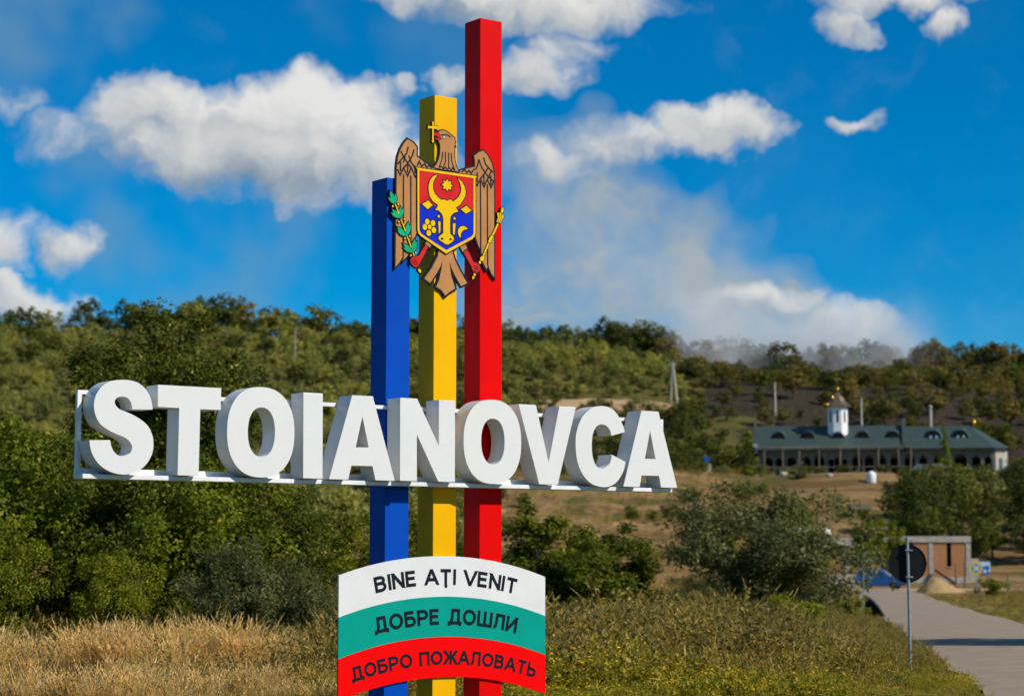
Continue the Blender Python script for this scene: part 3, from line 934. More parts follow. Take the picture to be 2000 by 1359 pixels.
def np_mesh(name, verts, faces, mats, mat_idx=None, attrs=None, smooth=False):
    me = bpy.data.meshes.new(name)
    nv, nf, k = len(verts), len(faces), faces.shape[1]
    me.vertices.add(nv)
    me.vertices.foreach_set('co', np.ascontiguousarray(verts, np.float32).ravel())
    me.loops.add(nf * k)
    me.loops.foreach_set('vertex_index', np.ascontiguousarray(faces, np.int32).ravel())
    me.polygons.add(nf)
    me.polygons.foreach_set('loop_start', np.arange(0, nf * k, k, dtype=np.int32))
    if smooth:
        me.polygons.foreach_set('use_smooth', np.ones(nf, bool))
    for m in mats:
        me.materials.append(MATS[m] if isinstance(m, str) else m)
    if mat_idx is not None:
        me.polygons.foreach_set('material_index', np.ascontiguousarray(mat_idx, np.int32))
    for an, av in (attrs or {}).items():
        a = me.attributes.new(an, 'FLOAT', 'POINT')
        a.data.foreach_set('value', np.ascontiguousarray(av, np.float32))
    me.update(calc_edges=True)
    return me

X_, Y_ = GX.ravel(), GY.ravel()
burn = sstep(X_ + 6 * wob(X_, Y_, 30, 2), 30, 40) * sstep(Y_ + 5 * wob(X_, Y_, 20, 3), 300, 312) * (1 - sstep(Y_ + 6 * wob(X_, Y_, 26, 1), 384, 410))
green = (1 - sstep(Y_, 60, 140)) * 0.75 + 0.62 * sstep(wob(X_, Y_, 20, 5) + .4 * wob(X_, Y_, 8, 2), -.2, .9)
green = np.where(Y_ > 300, 0.80, green)
bare = 0.62 * sstep(wob(X_, Y_ * 2.2, 34, 4) + .35 * wob(X_, Y_ * 3, 9, 1), 0.35, 1.0) * sstep(Y_, 150, 200) * (1 - sstep(Y_, 298, 312))
bare = np.maximum(bare, 0.9 * sstep(8 - np.abs(Y_ - (160 + .0 * X_)), 0, 3) * sstep(X_, 8, 16))
bare = np.maximum(bare, 0.8 * np.exp(-(((X_ - 34) / 9) ** 2 + ((Y_ - 272) / 4) ** 2)))
bare = np.maximum(bare, 0.9 * np.exp(-(((X_ - 16) / 15) ** 4 + ((Y_ - 358) / 7) ** 2)))
bare = np.maximum(bare, 0.9 * np.exp(-(((X_ + 6.5) / 1.6) ** 2 + ((Y_ - 30) / 2.0) ** 2)))
bare = np.maximum(bare, 0.95 * np.exp(-(((X_ + 24) / 5) ** 2 + ((Y_ - 248) / 7) ** 2)))
MATS['ground'] = gm = bpy.data.materials.new('ground')
gm.use_nodes = True
gm.node_tree.nodes.clear()
B = NB(gm.node_tree)
geo = B.n('ShaderNodeNewGeometry')
pos = geo.outputs['Position']
def attr(nm):
    return B.n('ShaderNodeAttribute', attribute_name=nm).outputs['Fac']
n1 = B.noise(pos, 0.35, 8, .65)[0]
n2 = B.noise(pos, 2.2, 6, .6)[0]
n3 = B.noise(B.v('MULTIPLY', pos, (0.05, 0.35, 0.35)), 1.0, 6, .6)[0]
dry = B.mix(B.rng(n2, .3, .7), (0.215, 0.135, 0.054), (0.30, 0.19, 0.08))
dry = B.mix(B.rng(n3, .42, .62), dry, (0.13, 0.072, 0.026))
grn = B.mix(B.rng(n2, .3, .7), (0.060, 0.062, 0.014), (0.13, 0.105, 0.028))
n4 = B.noise(B.v('MULTIPLY', pos, (0.6, 1.4, 1.0)), 0.22, 7, .68)[0]
dry = B.mix(B.rng(n4, .50, .64), dry, (0.13, 0.088, 0.03))
c = B.mix(B.rng(B.m('ADD', attr('green'), B.m('MULTIPLY', B.m('SUBTRACT', n1, .5), 1.6)), .35, .65), dry, grn)
c = B.mix(B.rng(B.m('ADD', attr('bare'), B.m('MULTIPLY', B.m('SUBTRACT', n1, .5), 0.9)), .45, .75), c, B.mix(n2, (0.36, 0.235, 0.11), (0.50, 0.35, 0.19)))
c = B.mix(B.rng(B.m('ADD', attr('burn'), B.m('MULTIPLY', B.m('SUBTRACT', n1, .5), 0.9)), .35, .6), c, B.mix(B.rng(n2, .35, .7), (0.016, 0.013, 0.010), (0.075, 0.056, 0.034)))
bs = B.n('ShaderNodeBsdfPrincipled')
gm.node_tree.links.new(c, bs.inputs['Base Color'])
bs.inputs['Roughness'].default_value = 0.95
bs.inputs['Specular IOR Level'].default_value = 0.1
bp_ = B.n('ShaderNodeBump')
bp_.inputs['Strength'].default_value = 0.6
bp_.inputs['Distance'].default_value = 0.25
gm.node_tree.links.new(n2, bp_.inputs['Height'])
gm.node_tree.links.new(bp_.outputs[0], bs.inputs['Normal'])
gm.node_tree.links.new(bs.outputs[0], B.n('ShaderNodeOutputMaterial').inputs[0])
ground = bpy.data.objects.new('ground', np_mesh('ground', gv, gf, ['ground'], attrs={'burn': burn, 'green': green, 'bare': bare}, smooth=True))
link(ground)
tag(ground, 'field and dry hillside rising to a wooded ridge', kind='structure')

# --- road
RW = 4.0
def road_c(y):
    return 10.6 - RW / 2 + (y - 29) * 0.141 + 0.00022 * np.clip(y - 60, 0, 200) ** 2
ry_ = np.concatenate([np.arange(-20, 60, 2.0), np.arange(60, 158, 3.0)])
rv, rf = [], []
for i, y in enumerate(ry_):
    cx = float(road_c(y))
    for j, t in enumerate((-1, -.5, 0, .5, 1)):
        x = cx + t * (RW / 2 + 0.10 * math.sin(y * 1.7 + t * 3) * abs(t))
        rv.append((x, y, lz(x, y) + 0.035 + 0.03 * (1 - t * t)))
    if i:
        for j in range(4):
            a = (i - 1) * 5 + j
            rf.append((a, a + 1, a + 6, a + 5))
road = bpy.data.objects.new('road', np_mesh('road', np.array(rv), np.array(rf), ['asphalt'], smooth=True))
link(road)
tag(road, 'pale worn village road bending away past the verge', kind='structure')

# ================================================================== VEGETATION
leaf_material('leaf_deep', (0.030, 0.050, 0.004), (0.155, 0.18, 0.018), (0.40, 0.37, 0.07))
leaf_material('leaf_forest', (0.016, 0.028, 0.003), (0.125, 0.145, 0.014), (0.42, 0.39, 0.09), vary=.1)
leaf_material('leaf_bright', (0.052, 0.080, 0.005), (0.205, 0.228, 0.016), (0.38, 0.33, 0.05))
leaf_material('leaf_grey', (0.066, 0.080, 0.024), (0.21, 0.218, 0.07), (0.36, 0.34, 0.15))
leaf_material('leaf_hill', (0.150, 0.165, 0.036), (0.38, 0.375, 0.095), (0.46, 0.38, 0.13), vary=.32)
leaf_material('leaf_rust', (0.100, 0.082, 0.022), (0.22, 0.185, 0.048), (0.28, 0.21, 0.06), vary=.3)
leaf_material('leaf_dark', (0.034, 0.052, 0.009), (0.135, 0.150, 0.028), (0.20, 0.19, 0.05), vary=.3)
leaf_material('leaf_pine', (0.018, 0.034, 0.022), (0.055, 0.075, 0.045), (0.08, 0.09, 0.05), vary=.2)
leaf_material('leaf_lime', (0.12, 0.15, 0.010), (0.32, 0.32, 0.025), (0.42, 0.36, 0.05), vary=.2)
leaf_material('blade_green', (0.17, 0.165, 0.018), (0.46, 0.40, 0.055), (0.62, 0.47, 0.12), trans=.5, vary=.25)
leaf_material('blade_dry', (0.46, 0.31, 0.115), (0.80, 0.58, 0.27), (0.88, 0.68, 0.38), trans=.45, vary=.2)
leaf_material('weed_brown', (0.15, 0.125, 0.03), (0.36, 0.28, 0.08), (0.48, 0.32, 0.14), vary=.35)
leaf_material('petal_yellow', (0.70, 0.42, 0.004), (0.80, 0.54, 0.01), (0.85, 0.62, 0.03), vary=.1)

def unit(v):
    return v / np.maximum(np.linalg.norm(v, axis=1, keepdims=True), 1e-9)

def leaf_quads(rs, pos, outward, size, aspect=0.55, up=0.5, rnd=1.0):
    n = len(pos)
    nrm = unit(rs.normal(size=(n, 3)) * rnd + outward * 0.7 + np.array([0, 0, up]))
    t = rs.normal(size=(n, 3))
    t = unit(t - (t * nrm).sum(1, keepdims=True) * nrm)
    b = np.cross(nrm, t)
    L = (size * (0.6 + 0.8 * rs.rand(n)))[:, None]
    Wd = L * aspect
    v = np.empty((n, 4, 3))
    v[:, 0] = pos - t * L * .5
    v[:, 1] = pos + b * Wd * .5 + nrm * Wd * .12 - t * L * .05
    v[:, 2] = pos + t * L * .5
    v[:, 3] = pos - b * Wd * .5 + nrm * Wd * .12 - t * L * .05
    f = np.arange(n * 4).reshape(n, 4)
    return v.reshape(-1, 3), f

def crown_points(rs, H, R, z0, n_cl, lpc, cr, lobes=7, flat=1.0, cone=False):
    """Leaf positions: clumps spread through an uneven crown volume."""
    lob = unit(rs.normal(size=(lobes, 3)) + np.array([0, 0, .35])) 
    amp = 0.55 + 0.5 * rs.rand(lobes)
    cc = []
    ch = (H - z0) / 2
    while len(cc) < n_cl:
        d = unit(rs.normal(size=(1, 3)))[0]
        r = rs.rand() ** 0.42
        e = 0.62
        k = np.max((d @ lob.T) ** 3 * amp)
        e = min(1.05, 0.60 + 0.5 * max(k, 0))
        p = d * r * e
        if cone:
            zz = rs.rand() ** 1.25
            a = rs.rand() * 6.283
            rr = (1 - zz) * (0.55 + .45 * rs.rand())
            p = np.array([math.cos(a) * rr, math.sin(a) * rr, zz * 2 - 1])
        cc.append([p[0] * R, p[1] * R, z0 + ch + p[2] * ch * flat])
    cc = np.array(cc)
    ctr = np.array([0, 0, z0 + ch * .8])
    crr = cr * (0.65 + 0.7 * rs.rand(n_cl))
    idx = np.repeat(np.arange(n_cl), lpc)
    d = unit(rs.normal(size=(len(idx), 3)))
    rad = rs.rand(len(idx)) ** 0.5
    off = d * (rad * crr[idx])[:, None]
    off[:, 2] *= 0.75
    pos = cc[idx] + off
    out = unit(unit(pos - ctr) + d * 0.8)
    clt = rs.rand(n_cl)[idx]
    return cc, pos, out, clt

def make_tree(name, seed, H, R, z0, n_cl, lpc, cr, lsize, lmat, trunk_r, stems=1, nb=22, cone=False, aspect=.55, seg=5):
    rs = np.random.RandomState(seed)
    cc, pos, out, clt = crown_points(rs, H, R, z0, n_cl, lpc, cr, cone=cone)
    pos[:, 2] = np.maximum(pos[:, 2], 0.03)
    lv, lf = leaf_quads(rs, pos, out, lsize, aspect, .5, .65)
    tint = np.repeat(np.clip(0.55 * rs.rand(len(pos)) + 0.42 * clt, 0, 1) ** 1.0, 4)
    odd = np.repeat(rs.rand(len(pos)) < 0.03, 4)
    tint = np.where(odd, 1.0, np.minimum(tint, .93))
    cm = np_mesh(name + '_crown', lv, lf, [lmat], attrs={'tint': tint})
    mb = MB()
    rn = random.Random(seed)
    order = list(range(n_cl))
    rn.shuffle(order)
    bases = []
    for s in range(stems):
        a = rn.random() * 6.28
        sp_ = 0.0 if stems == 1 else 0.22
        b0 = Vector((math.cos(a) * sp_, math.sin(a) * sp_, -0.25))
        top = Vector((math.cos(a) * sp_ * 4 + rn.uniform(-.2, .2), math.sin(a) * sp_ * 4 + rn.uniform(-.2, .2), H * (.9 if cone else 0.62)))
        mid = b0.lerp(top, .5) + Vector((rn.uniform(-.12, .12), rn.uniform(-.12, .12), 0))
        mb.tube([b0, b0.lerp(mid, .5), mid, top], [trunk_r * 1.25, trunk_r, trunk_r * .75, trunk_r * .25], seg + 2)
        bases.append((b0, mid, top))
    for i in order[:nb]:
        b0, mid, top = bases[i % stems]
        c = Vector(cc[i])
        t = min(.95, max(.15, (c.z * .55) / max(top.z, .1)))
        st = b0.lerp(mid, t * 2) if t < .5 else mid.lerp(top, t * 2 - 1)
        k = st.lerp(c, .55) + Vector((0, 0, -.06 * (c - st).length))
        mb.tube([st, k, c], [trunk_r * .38, trunk_r * .22, trunk_r * .07], seg, cap=False)
    tm = mb.mesh(name + '_trunk', 'bark')
    return cm, tm

PROTO = {}
PROTO['thicket_a'] = make_tree('thicket_a', 11, 5.0, 2.7, 0.1, 95, 270, .52, .092, 'leaf_deep', .09, 3)
PROTO['thicket_b'] = make_tree('thicket_b', 12, 4.2, 2.5, 0.05, 85, 270, .50, .092, 'leaf_bright', .07, 3)
PROTO['tall_tree'] = make_tree('tall_tree', 13, 7.2, 2.2, 1.2, 130, 360, .56, .092, 'leaf_forest', .14, 1)
PROTO['willow'] = make_tree('willow', 14, 3.0, 2.0, 0.0, 105, 230, .40, .095, 'leaf_grey', .05, 4, aspect=.34)
PROTO['spindle'] = make_tree('spindle', 15, 3.4, 1.3, 0.0, 70, 260, .36, .09, 'leaf_deep', .05, 2)
PROTO['low_bush'] = make_tree('low_bush', 16, 1.2, 0.9, 0.0, 34, 110, .24, .08, 'leaf_lime', .025, 4)
PROTO['mid_tree'] = make_tree('mid_tree', 17, 6.0, 3.0, 0.4, 60, 70, .75, .27, 'leaf_dark', .13, 1, 16)
PROTO['mid_grey'] = make_tree('mid_grey', 18, 5.0, 2.6, 0.3, 55, 70, .65, .25, 'leaf_grey', .12, 1, 16)
PROTO['mid_bright'] = make_tree('mid_bright', 19, 4.0, 1.9, 0.2, 46, 60, .55, .22, 'leaf_bright', .10, 1, 14)
for i, (sd_, H, R, lm) in enumerate(((31, 5.2, 2.5, 'leaf_hill'), (32, 4.4, 2.5, 'leaf_hill'), (33, 6.0, 2.6, 'leaf_hill'), (34, 4.8, 2.3, 'leaf_dark'), (35, 5.6, 2.7, 'leaf_dark'), (36, 4.6, 2.4, 'leaf_rust'), (37, 5.2, 2.5, 'leaf_rust'))):
    PROTO['hill%d' % i] = make_tree('hill_tree_%d' % i, sd_, H, R, 0.5, 34, 34, .75, .40, lm, .13, 1, 10, seg=4)
PROTO['young'] = make_tree('young', 23, 6.0, 2.0, 1.9, 48, 90, .55, .19, 'leaf_bright', .09, 1, 14)
PROTO['slope_bush'] = make_tree('slope_bush', 20, 2.0, 1.5, 0.0, 34, 60, .42, .17, 'leaf_dark', .05, 4, 8)
PROTO['slope_bush_b'] = make_tree('slope_bush_b', 22, 1.6, 1.6, 0.0, 30, 60, .40, .16, 'leaf_grey', .05, 4, 8)
PROTO['pine'] = make_tree('pine', 41, 7.5, 1.9, 0.9, 60, 26, .55, .34, 'leaf_pine', .14, 1, 14, cone=True, seg=4)
PROTO['cypress'] = make_tree('cypress', 42, 6.0, 1.25, 0.1, 50, 34, .45, .24, 'leaf_bright', .10, 1, 8, cone=True, seg=4)

def plant(proto, name, x, y, h, label, cat='tree', group=None, wide=1.0, rz=None, base=0.0, parts=True):
    """One plant: trunk and crown under an Empty at its foot (copies share mesh data)."""
    cm, tm = PROTO[proto]
    H0 = max(v.co.z for v in cm.vertices) if proto not in _H else _H[proto]
    _H[proto] = H0
    s = h / H0
    o = bpy.data.objects.new(name, None)
    o.empty_display_size = .3
    o.location = (x, y, lz(x, y) - 0.02 + base)
    o.rotation_euler = (0, 0, RN.random() * 6.28 if rz is None else rz)
    o.scale = (s * wide, s * wide, s)
    COL.objects.link(o)
    tag(o, label, cat, group)
    for nm, me in (('trunk', tm), ('crown', cm)):
        c = bpy.data.objects.new(nm, me)
        c.parent = o
        COL.objects.link(c)
    return o
_H = {}
RN = random.Random(5)

# --- thicket of shrubs behind the town name, each one a plant of its own
NEAR = [
    ('tall_tree', 'tall_tree', -8.05, 46.5, 7.6, 'tall dark green tree rising above the S and T of the town name', 'tree', 1.0),
    ('thicket_a', 'shrub', -12.6, 44.0, 5.3, 'dark shrub farthest out at the end of the thicket past the letter S', 'shrub', 1.0),
    ('thicket_b', 'shrub', -10.4, 42.0, 5.0, 'broad leafy shrub just beyond the frame end beside the letter S', 'shrub', 1.0),
    ('thicket_a', 'shrub', -8.4, 41.5, 4.5, 'dense dark shrub standing behind the letter S', 'shrub', 1.0),
    ('thicket_b', 'shrub', -6.5, 42.5, 4.3, 'green shrub standing behind the letter T', 'shrub', 1.0),
    ('thicket_a', 'shrub', -5.0, 44.0, 3.5, 'dark shrub showing beneath the first letter O', 'shrub', 1.0),
    ('thicket_b', 'shrub', -3.6, 45.0, 2.95, 'yellowish green shrub between the letter I and the blue post', 'shrub', .95),
    ('thicket_a', 'shrub', -2.6, 46.5, 2.9, 'shrub with its crown reaching behind the blue post', 'shrub', .9),
    ('thicket_b', 'shrub', -15.4, 46.0, 4.9, 'outermost green shrub continuing the thicket beyond the frame of view', 'shrub', 1.0),
    ('willow', 'willow_bush', -5.1, 38.6, 2.35, 'grey green willow bush at the foot of the thicket behind the tall dry grass', 'bush', .85),
    ('willow', 'willow_bush', -3.9, 39.4, 1.75, 'low grey green bush beside the white end of the welcome panel', 'bush', .8),
    ('thicket_b', 'shrub', -9.6, 38.5, 2.7, 'low bright shrub in front of the thicket below the letter S', 'shrub', .75),
    ('thicket_a', 'shrub', -11.7, 38.8, 2.9, 'low dark shrub at the outer foot of the thicket', 'shrub', .75),
    ('thicket_b', 'shrub', -7.3, 38.2, 2.2, 'small leafy shrub below the letter T over the feather grass', 'shrub', .75),
    ('thicket_a', 'shrub', -1.5, 50.0, 3.2, 'dark shrub seen in the gap between the blue and yellow posts', 'shrub', .8),
    ('spindle', 'bush', 0.9, 57.0, 3.6, 'upright dark bush beside the red post', 'bush', 1.35),
    ('spindle', 'bush', 1.75, 55.5, 2.5, 'rounded dark bush between the red post and its upright neighbour', 'bush', 1.5),
    ('spindle', 'bush', 2.75, 57.0, 3.0, 'twin tipped dark bush standing over the end of the green stripe', 'bush', 1.45),
    ('willow', 'willow_bush', 6.9, 59.0, 4.35, 'large grey green willow bush in the field between the sign and the road', 'bush', 1.12),
    ('willow', 'willow_bush', 8.35, 61.0, 2.45, 'silvery willow bush standing closest to the roadside poles', 'bush', .95),
    ('willow', 'willow_bush', 5.2, 57.0, 1.6, 'low silvery bush at the foot of the large willow bush', 'bush', 1.0),
    ('mid_bright', 'young_tree', 10.4, 76.0, 4.5, 'bright green young tree peeping over the large willow bush', 'tree', .6),
    ('low_bush', 'low_bush', 6.85, 50.0, 1.15, 'lime green low bush among the meadow weeds near the round sign', 'bush', 1.0),
    ('low_bush', 'low_bush', 11.2, 68.0, .8, 'small lime bush beside the culvert', 'bush', 1.0),
    ('low_bush', 'low_bush', 26.6, 114.0, 1.2, 'green bush at the foot of the yellow rimmed road sign', 'bush', 1.2),
    ('young', 'young_tree', 24.0, 139.0, 6.0, 'fresh green tree above the small unfinished brick hut', 'tree', .8),
    ('young', 'young_tree', 26.6, 144.0, 5.2, 'slimmer green tree standing over the roof of the small brick hut', 'tree', .7),
    ('tall_tree', 'roadside_tree', 16.4, 42.6, 6.8, 'leafy tree beside the road whose shadow crosses the asphalt', 'tree', 1.0),
]
for proto, nm, x, y, h, lab, cat, wide in NEAR:
    plant(proto, nm, x, y, h, lab, cat, None, wide)

# --- garden trees behind the brick house and below the church
GARD = [('mid_tree', 40.2, 205, 8.2), ('mid_tree', 41.0, 199, 7.0), ('mid_tree', 44.2, 207, 8.4), ('mid_grey', 47.5, 212, 8.0), ('mid_tree', 50.5, 203, 7.2), ('mid_tree', 53.5, 208, 7.6), ('mid_grey', 43.0, 220, 6.2), ('mid_tree', 46.0, 197, 5.6),
        ('mid_tree', 55.5, 216, 7.0), ('mid_grey', 51.0, 226, 6.0), ('mid_grey', 46.2, 232, 5.5), ('mid_tree', 57.0, 230, 6.5), ('mid_tree', 48.8, 243, 5.0), ('mid_tree', 57.5, 246, 4.2), ('mid_grey', 53.0, 256, 3.6), ('mid_tree', 62.0, 252, 4.4),
        ('mid_tree', 39.0, 193, 5.6), ('mid_tree', 43.0, 190, 5.0), ('mid_grey', 49.0, 192, 5.4), ('mid_tree', 52.0, 194, 6.0), ('mid_tree', 38.8, 197, 5.8), ('mid_tree', 55.0, 200, 6.6), ('mid_grey', 46.5, 220, 6.6), ('mid_tree', 42.5, 212, 7.2), ('mid_tree', 48.5, 216, 7.0), ('mid_tree', 41.5, 213, 6.4), ('mid_grey', 59.5, 238, 5.6), ('mid_tree', 54.5, 236, 5.2)]
for p_, x, y, h in GARD:
    if p_ == 'mid_grey':
        plant(p_, 'garden_tree', x, y, h, 'grey green leafy garden tree in the grove between the brick house and the church', 'tree', 'grey green garden trees below the church')
    elif p_ == 'mid_bright':
        plant(p_, 'garden_tree', x, y, h, 'bright green garden tree at the near end of the grove below the church', 'tree')
    else:
        plant(p_, 'garden_tree', x, y, h, 'dark green leafy garden tree in the grove between the brick house and the church', 'tree', 'dark green garden trees below the church')
plant('cypress', 'cypress', 56.2, 266.0, 6.2, 'slender cypress standing in front of the church arcade', 'tree', None, 1.0)
plant('mid_tree', 'hedge_bush', 66.5, 262.0, 3.2, 'dark spreading bush in front of the apse end of the church', 'bush', None, 1.7)
SLOPE = []
_sr = random.Random(8)
while len(SLOPE) < 64:
    y = _sr.uniform(186, 292)
    x = _sr.uniform(-4, min(46, y * .115 + 4))
    if wob(x, y, 22, 5) + _sr.uniform(-.5, .5) < .05 and y < 270: continue
    if 33 < x and y > 262: continue
    if all((x - a) ** 2 + (y - b_) ** 2 > 9 for a, b_, c_, d_ in SLOPE):
        SLOPE.append((x, y, _sr.uniform(.9, 2.5), _sr.choice(('slope_bush', 'slope_bush', 'slope_bush_b', 'mid_bright'))))
for x, y, h, p_ in SLOPE:
    look = {'slope_bush': 'dark green', 'slope_bush_b': 'grey green', 'mid_bright': 'bright green upright'}[p_]
    plant(p_, 'slope_shrub', x, y, h, 'small %s shrub alone on the dry brown slope under the hill wood' % look, 'shrub', look + ' shrubs on the dry slope', 1.15)
for i, (x, y, h) in enumerate(((35.6, 268, 1.1), (38.2, 266, 1.3), (40.4, 269, 1.0), (43.2, 267, 1.2), (36.8, 262, 1.2), (48.6, 268, 1.2), (33.6, 271, 1.3))):
    plant('slope_bush' if i % 2 else 'slope_bush_b', 'weedy_bush', x, y, h, 'low weedy bush on the ground in front of the church arcade', 'bush', 'weedy bushes before the church', 1.5)
for x, y, h in ((41.0, 326, 4.6), (47.5, 327, 4.2), (64.5, 327, 5.0), (67.5, 328, 4.6), (75.5, 329, 4.6), (37.5, 318, 5.0), (78.5, 327, 4.4)):
    plant('cypress' if False else 'mid_bright', 'lime_shrub', x, y, h, 'yellow green shrub on the scorched ground right behind the church roof', 'shrub', 'yellow green shrubs behind the church', 1.0)

# --- the wood on the hill: the trees that show largest are things of their own, the rest is one mass
rs = np.random.RandomState(21)
pts = []
cell = {}
def try_pt(x, y, dmin):
    k = (int(x // 6), int(y // 6))
    for i in (-1, 0, 1):
        for j in (-1, 0, 1):
            for (a, b) in cell.get((k[0] + i, k[1] + j), ()):
                if (a - x) ** 2 + (b - y) ** 2 < dmin * dmin:
                    return False
    cell.setdefault(k, []).append((x, y))
    return True
def wood_density(x, y):
    if y < 299:
        if (x + 24) ** 2 / 49 + (y - 246) ** 2 / 144 < 1: return 0.0
        if x < -6: return .75
        return 0.0
    if 4.0 < x < 30 and 349 < y < 366: return 0.02
    if 8 < x < 34 and y < 322: return .9
    if x > 31 and y < 318: return 0.0
    b = float(np.interp(y + 7 * wob(x, y, 30, 2), [318, 376, 392], [0.03, .10, 1.0]))
    if x > 31: return b
    return 1.0 if y > 405 else float(np.clip(.85 + .45 * wob(x, y, 24, 3), .2, 1))
n_try = 0
while n_try < 42000:
    n_try += 1
    y = 205 + 255 * rs.rand() ** 0.8
    half = y * .25 + 46
    x = (rs.rand() * 2 - 1) * half
    if rs.rand() > wood_density(x, y): continue
    if y > 438 and rs.rand() < .5: continue
    if try_pt(x, y, 3.0): pts.append((x, y))
pts = np.array(pts)
hk = rs.rand(len(pts))
hh = 2.3 + 3.0 * rs.rand(len(pts)) ** 1.8
kind = []
for (x, y), r in zip(pts, hk):
    if x > 31: kind.append(5 + int(r * 2) if r > .25 else 3 + int(r * 8) % 2)
    elif x > 2 and y < 345 and r < .75: kind.append(3 + int(r * 100) % 2)
    elif y > 438 and r < .62: kind.append(3 + int(r * 100) % 2)
    elif r < .80: kind.append(int(r / .80 * 3))
    elif r < .95: kind.append(3 + int(r * 100) % 2)
    else: kind.append(5)
crest = (pts[:, 1] > 438)
hh = np.where(crest, 2.8 + 7.2 * rs.rand(len(pts)) ** 2.2, hh)
vis = 1 - np.clip(np.abs(pts[:, 0]) / (pts[:, 1] * .25), 0, 1.2)
show = hh / pts[:, 1] * (vis > -.02) + crest * 0.0028 * (vis > 0)
order = np.argsort(-show)
indiv = set(order[:270].tolist())
for i in sorted(indiv):
    x, y = pts[i]
    crest_i = bool(crest[i])
    nm = 'ridge_tree' if crest_i else 'hillside_tree'
    kd = kind[i]
    if crest_i:
        lab, grp = 'tree along the crest of the hill, its crown against the sky', 'trees along the hill crest'
    elif x > 31:
        lab, grp = 'brownish tree in the scorched wood above the church', 'brownish trees above the church'
    elif kd >= 3:
        lab, grp = 'dark leafy tree in the wood on the hillside', 'dark trees in the hillside wood'
    else:
        lab, grp = 'olive green leafy tree in the wood on the hillside', 'olive green trees in the hillside wood'
    h = hh[i]
    plant('hill%d' % kd, nm, float(x), float(y), float(h), lab, 'tree', grp, 1.0 if crest_i else 1.1)
# tall trees that stand out on the crest
for p_, x, y, h, w_, lab in (('hill4', 21.5, 452, 9.4, 1.15, 'tallest round tree on the crest, dark against the smoke'), ('hill3', 24.5, 455, 8.0, 1.0, 'dark tree leaning beside the tallest tree of the crest'), ('hill4', 11.5, 447, 7.6, 1.2, 'broad dark tree on the crest between the red post and the tallest tree'), ('hill3', 28.5, 452, 7.0, .9, 'dark tree on the falling crest next to the smoke'),
                             ('hill3', -83.0, 452, 7.6, 1.0, 'pale crest tree above the tall thicket tree'), ('hill1', -54.0, 450, 6.4, 1.1, 'rounded crest tree over the letter O'), ('hill2', -113.0, 452, 8.2, .9, 'wispy crest tree at the far end of the ridge before the low white cloud')):
    plant(p_, 'crest_tree', x, y, h, lab, 'tree', None, w_)
for x, y, h in ((36.0, 456, 8.0), (38.0, 458, 6.6), (47.5, 459, 8.5), (50.5, 456, 7.0), (53.0, 460, 8.2), (56.0, 457, 6.6), (62.0, 462, 8.0), (70.0, 456, 7.4), (73.0, 458, 7.8), (75.5, 455, 6.2), (84.0, 458, 6.8), (90.0, 455, 6.0), (103.0, 456, 7.6)):
    plant('pine', 'conifer', x, y, h, 'pointed conifer on the crest, veiled by the smoke', 'tree', 'conifers on the smoking crest', 1.15)
plant('hill4', 'crest_tree', 80.5, 457, 9.0, 'large spreading tree on the crest just past the smoke', 'tree', None, 1.3)
plant('hill3', 'crest_tree', 51.0, 463, 10.5, 'tall pale tree standing deep in the smoke on the crest', 'tree', None, .9)

def scatter(name, protos, P3, rot, scl, pid, label):
    """One mass of plants: prototype meshes set on points."""
    pc = bpy.data.collections.new(name + '_kinds')
    for i, me in enumerate(protos):
        pc.objects.link(bpy.data.objects.new('%s_kind_%02d' % (name, i), me))
    me = bpy.data.meshes.new(name)
    me.vertices.add(len(P3))
    me.vertices.foreach_set('co', np.ascontiguousarray(P3, np.float32).ravel())
    a = me.attributes.new('rot', 'FLOAT_VECTOR', 'POINT'); a.data.foreach_set('vector', np.ascontiguousarray(rot, np.float32).ravel())
    a = me.attributes.new('scl', 'FLOAT', 'POINT'); a.data.foreach_set('value', np.ascontiguousarray(scl, np.float32))
    a = me.attributes.new('pid', 'INT', 'POINT'); a.data.foreach_set('value', np.ascontiguousarray(pid, np.int32))
    me.update()
    o = bpy.data.objects.new(name, me)
    link(o)
    tag(o, label, None, None, 'stuff')
    g = bpy.data.node_groups.new(name + '_scatter', 'GeometryNodeTree')
    g.interface.new_socket('Geometry', in_out='INPUT', socket_type='NodeSocketGeometry')
    g.interface.new_socket('Geometry', in_out='OUTPUT', socket_type='NodeSocketGeometry')
    gi, go = g.nodes.new('NodeGroupInput'), g.nodes.new('NodeGroupOutput')
    ci = g.nodes.new('GeometryNodeCollectionInfo')
    ci.inputs['Collection'].default_value = pc
    ci.inputs['Separate Children'].default_value = True
    ci.inputs['Reset Children'].default_value = True
    ip = g.nodes.new('GeometryNodeInstanceOnPoints')
    ip.inputs['Pick Instance'].default_value = True
    def na(nm, ty):
        n_ = g.nodes.new('GeometryNodeInputNamedAttribute')
        n_.data_type = ty
        n_.inputs['Name'].default_value = nm
        return n_.outputs['Attribute']
    g.links.new(gi.outputs[0], ip.inputs['Points'])
    g.links.new(ci.outputs[0], ip.inputs['Instance'])
    g.links.new(na('pid', 'INT'), ip.inputs['Instance Index'])
    g.links.new(na('rot', 'FLOAT_VECTOR'), ip.inputs['Rotation'])
    g.links.new(na('scl', 'FLOAT'), ip.inputs['Scale'])
    g.links.new(ip.outputs[0], go.inputs[0])
    md = o.modifiers.new('scatter', 'NODES')
    md.node_group = g
    return o
rest = np.array([i for i in range(len(pts)) if i not in indiv])
rp = pts[rest]
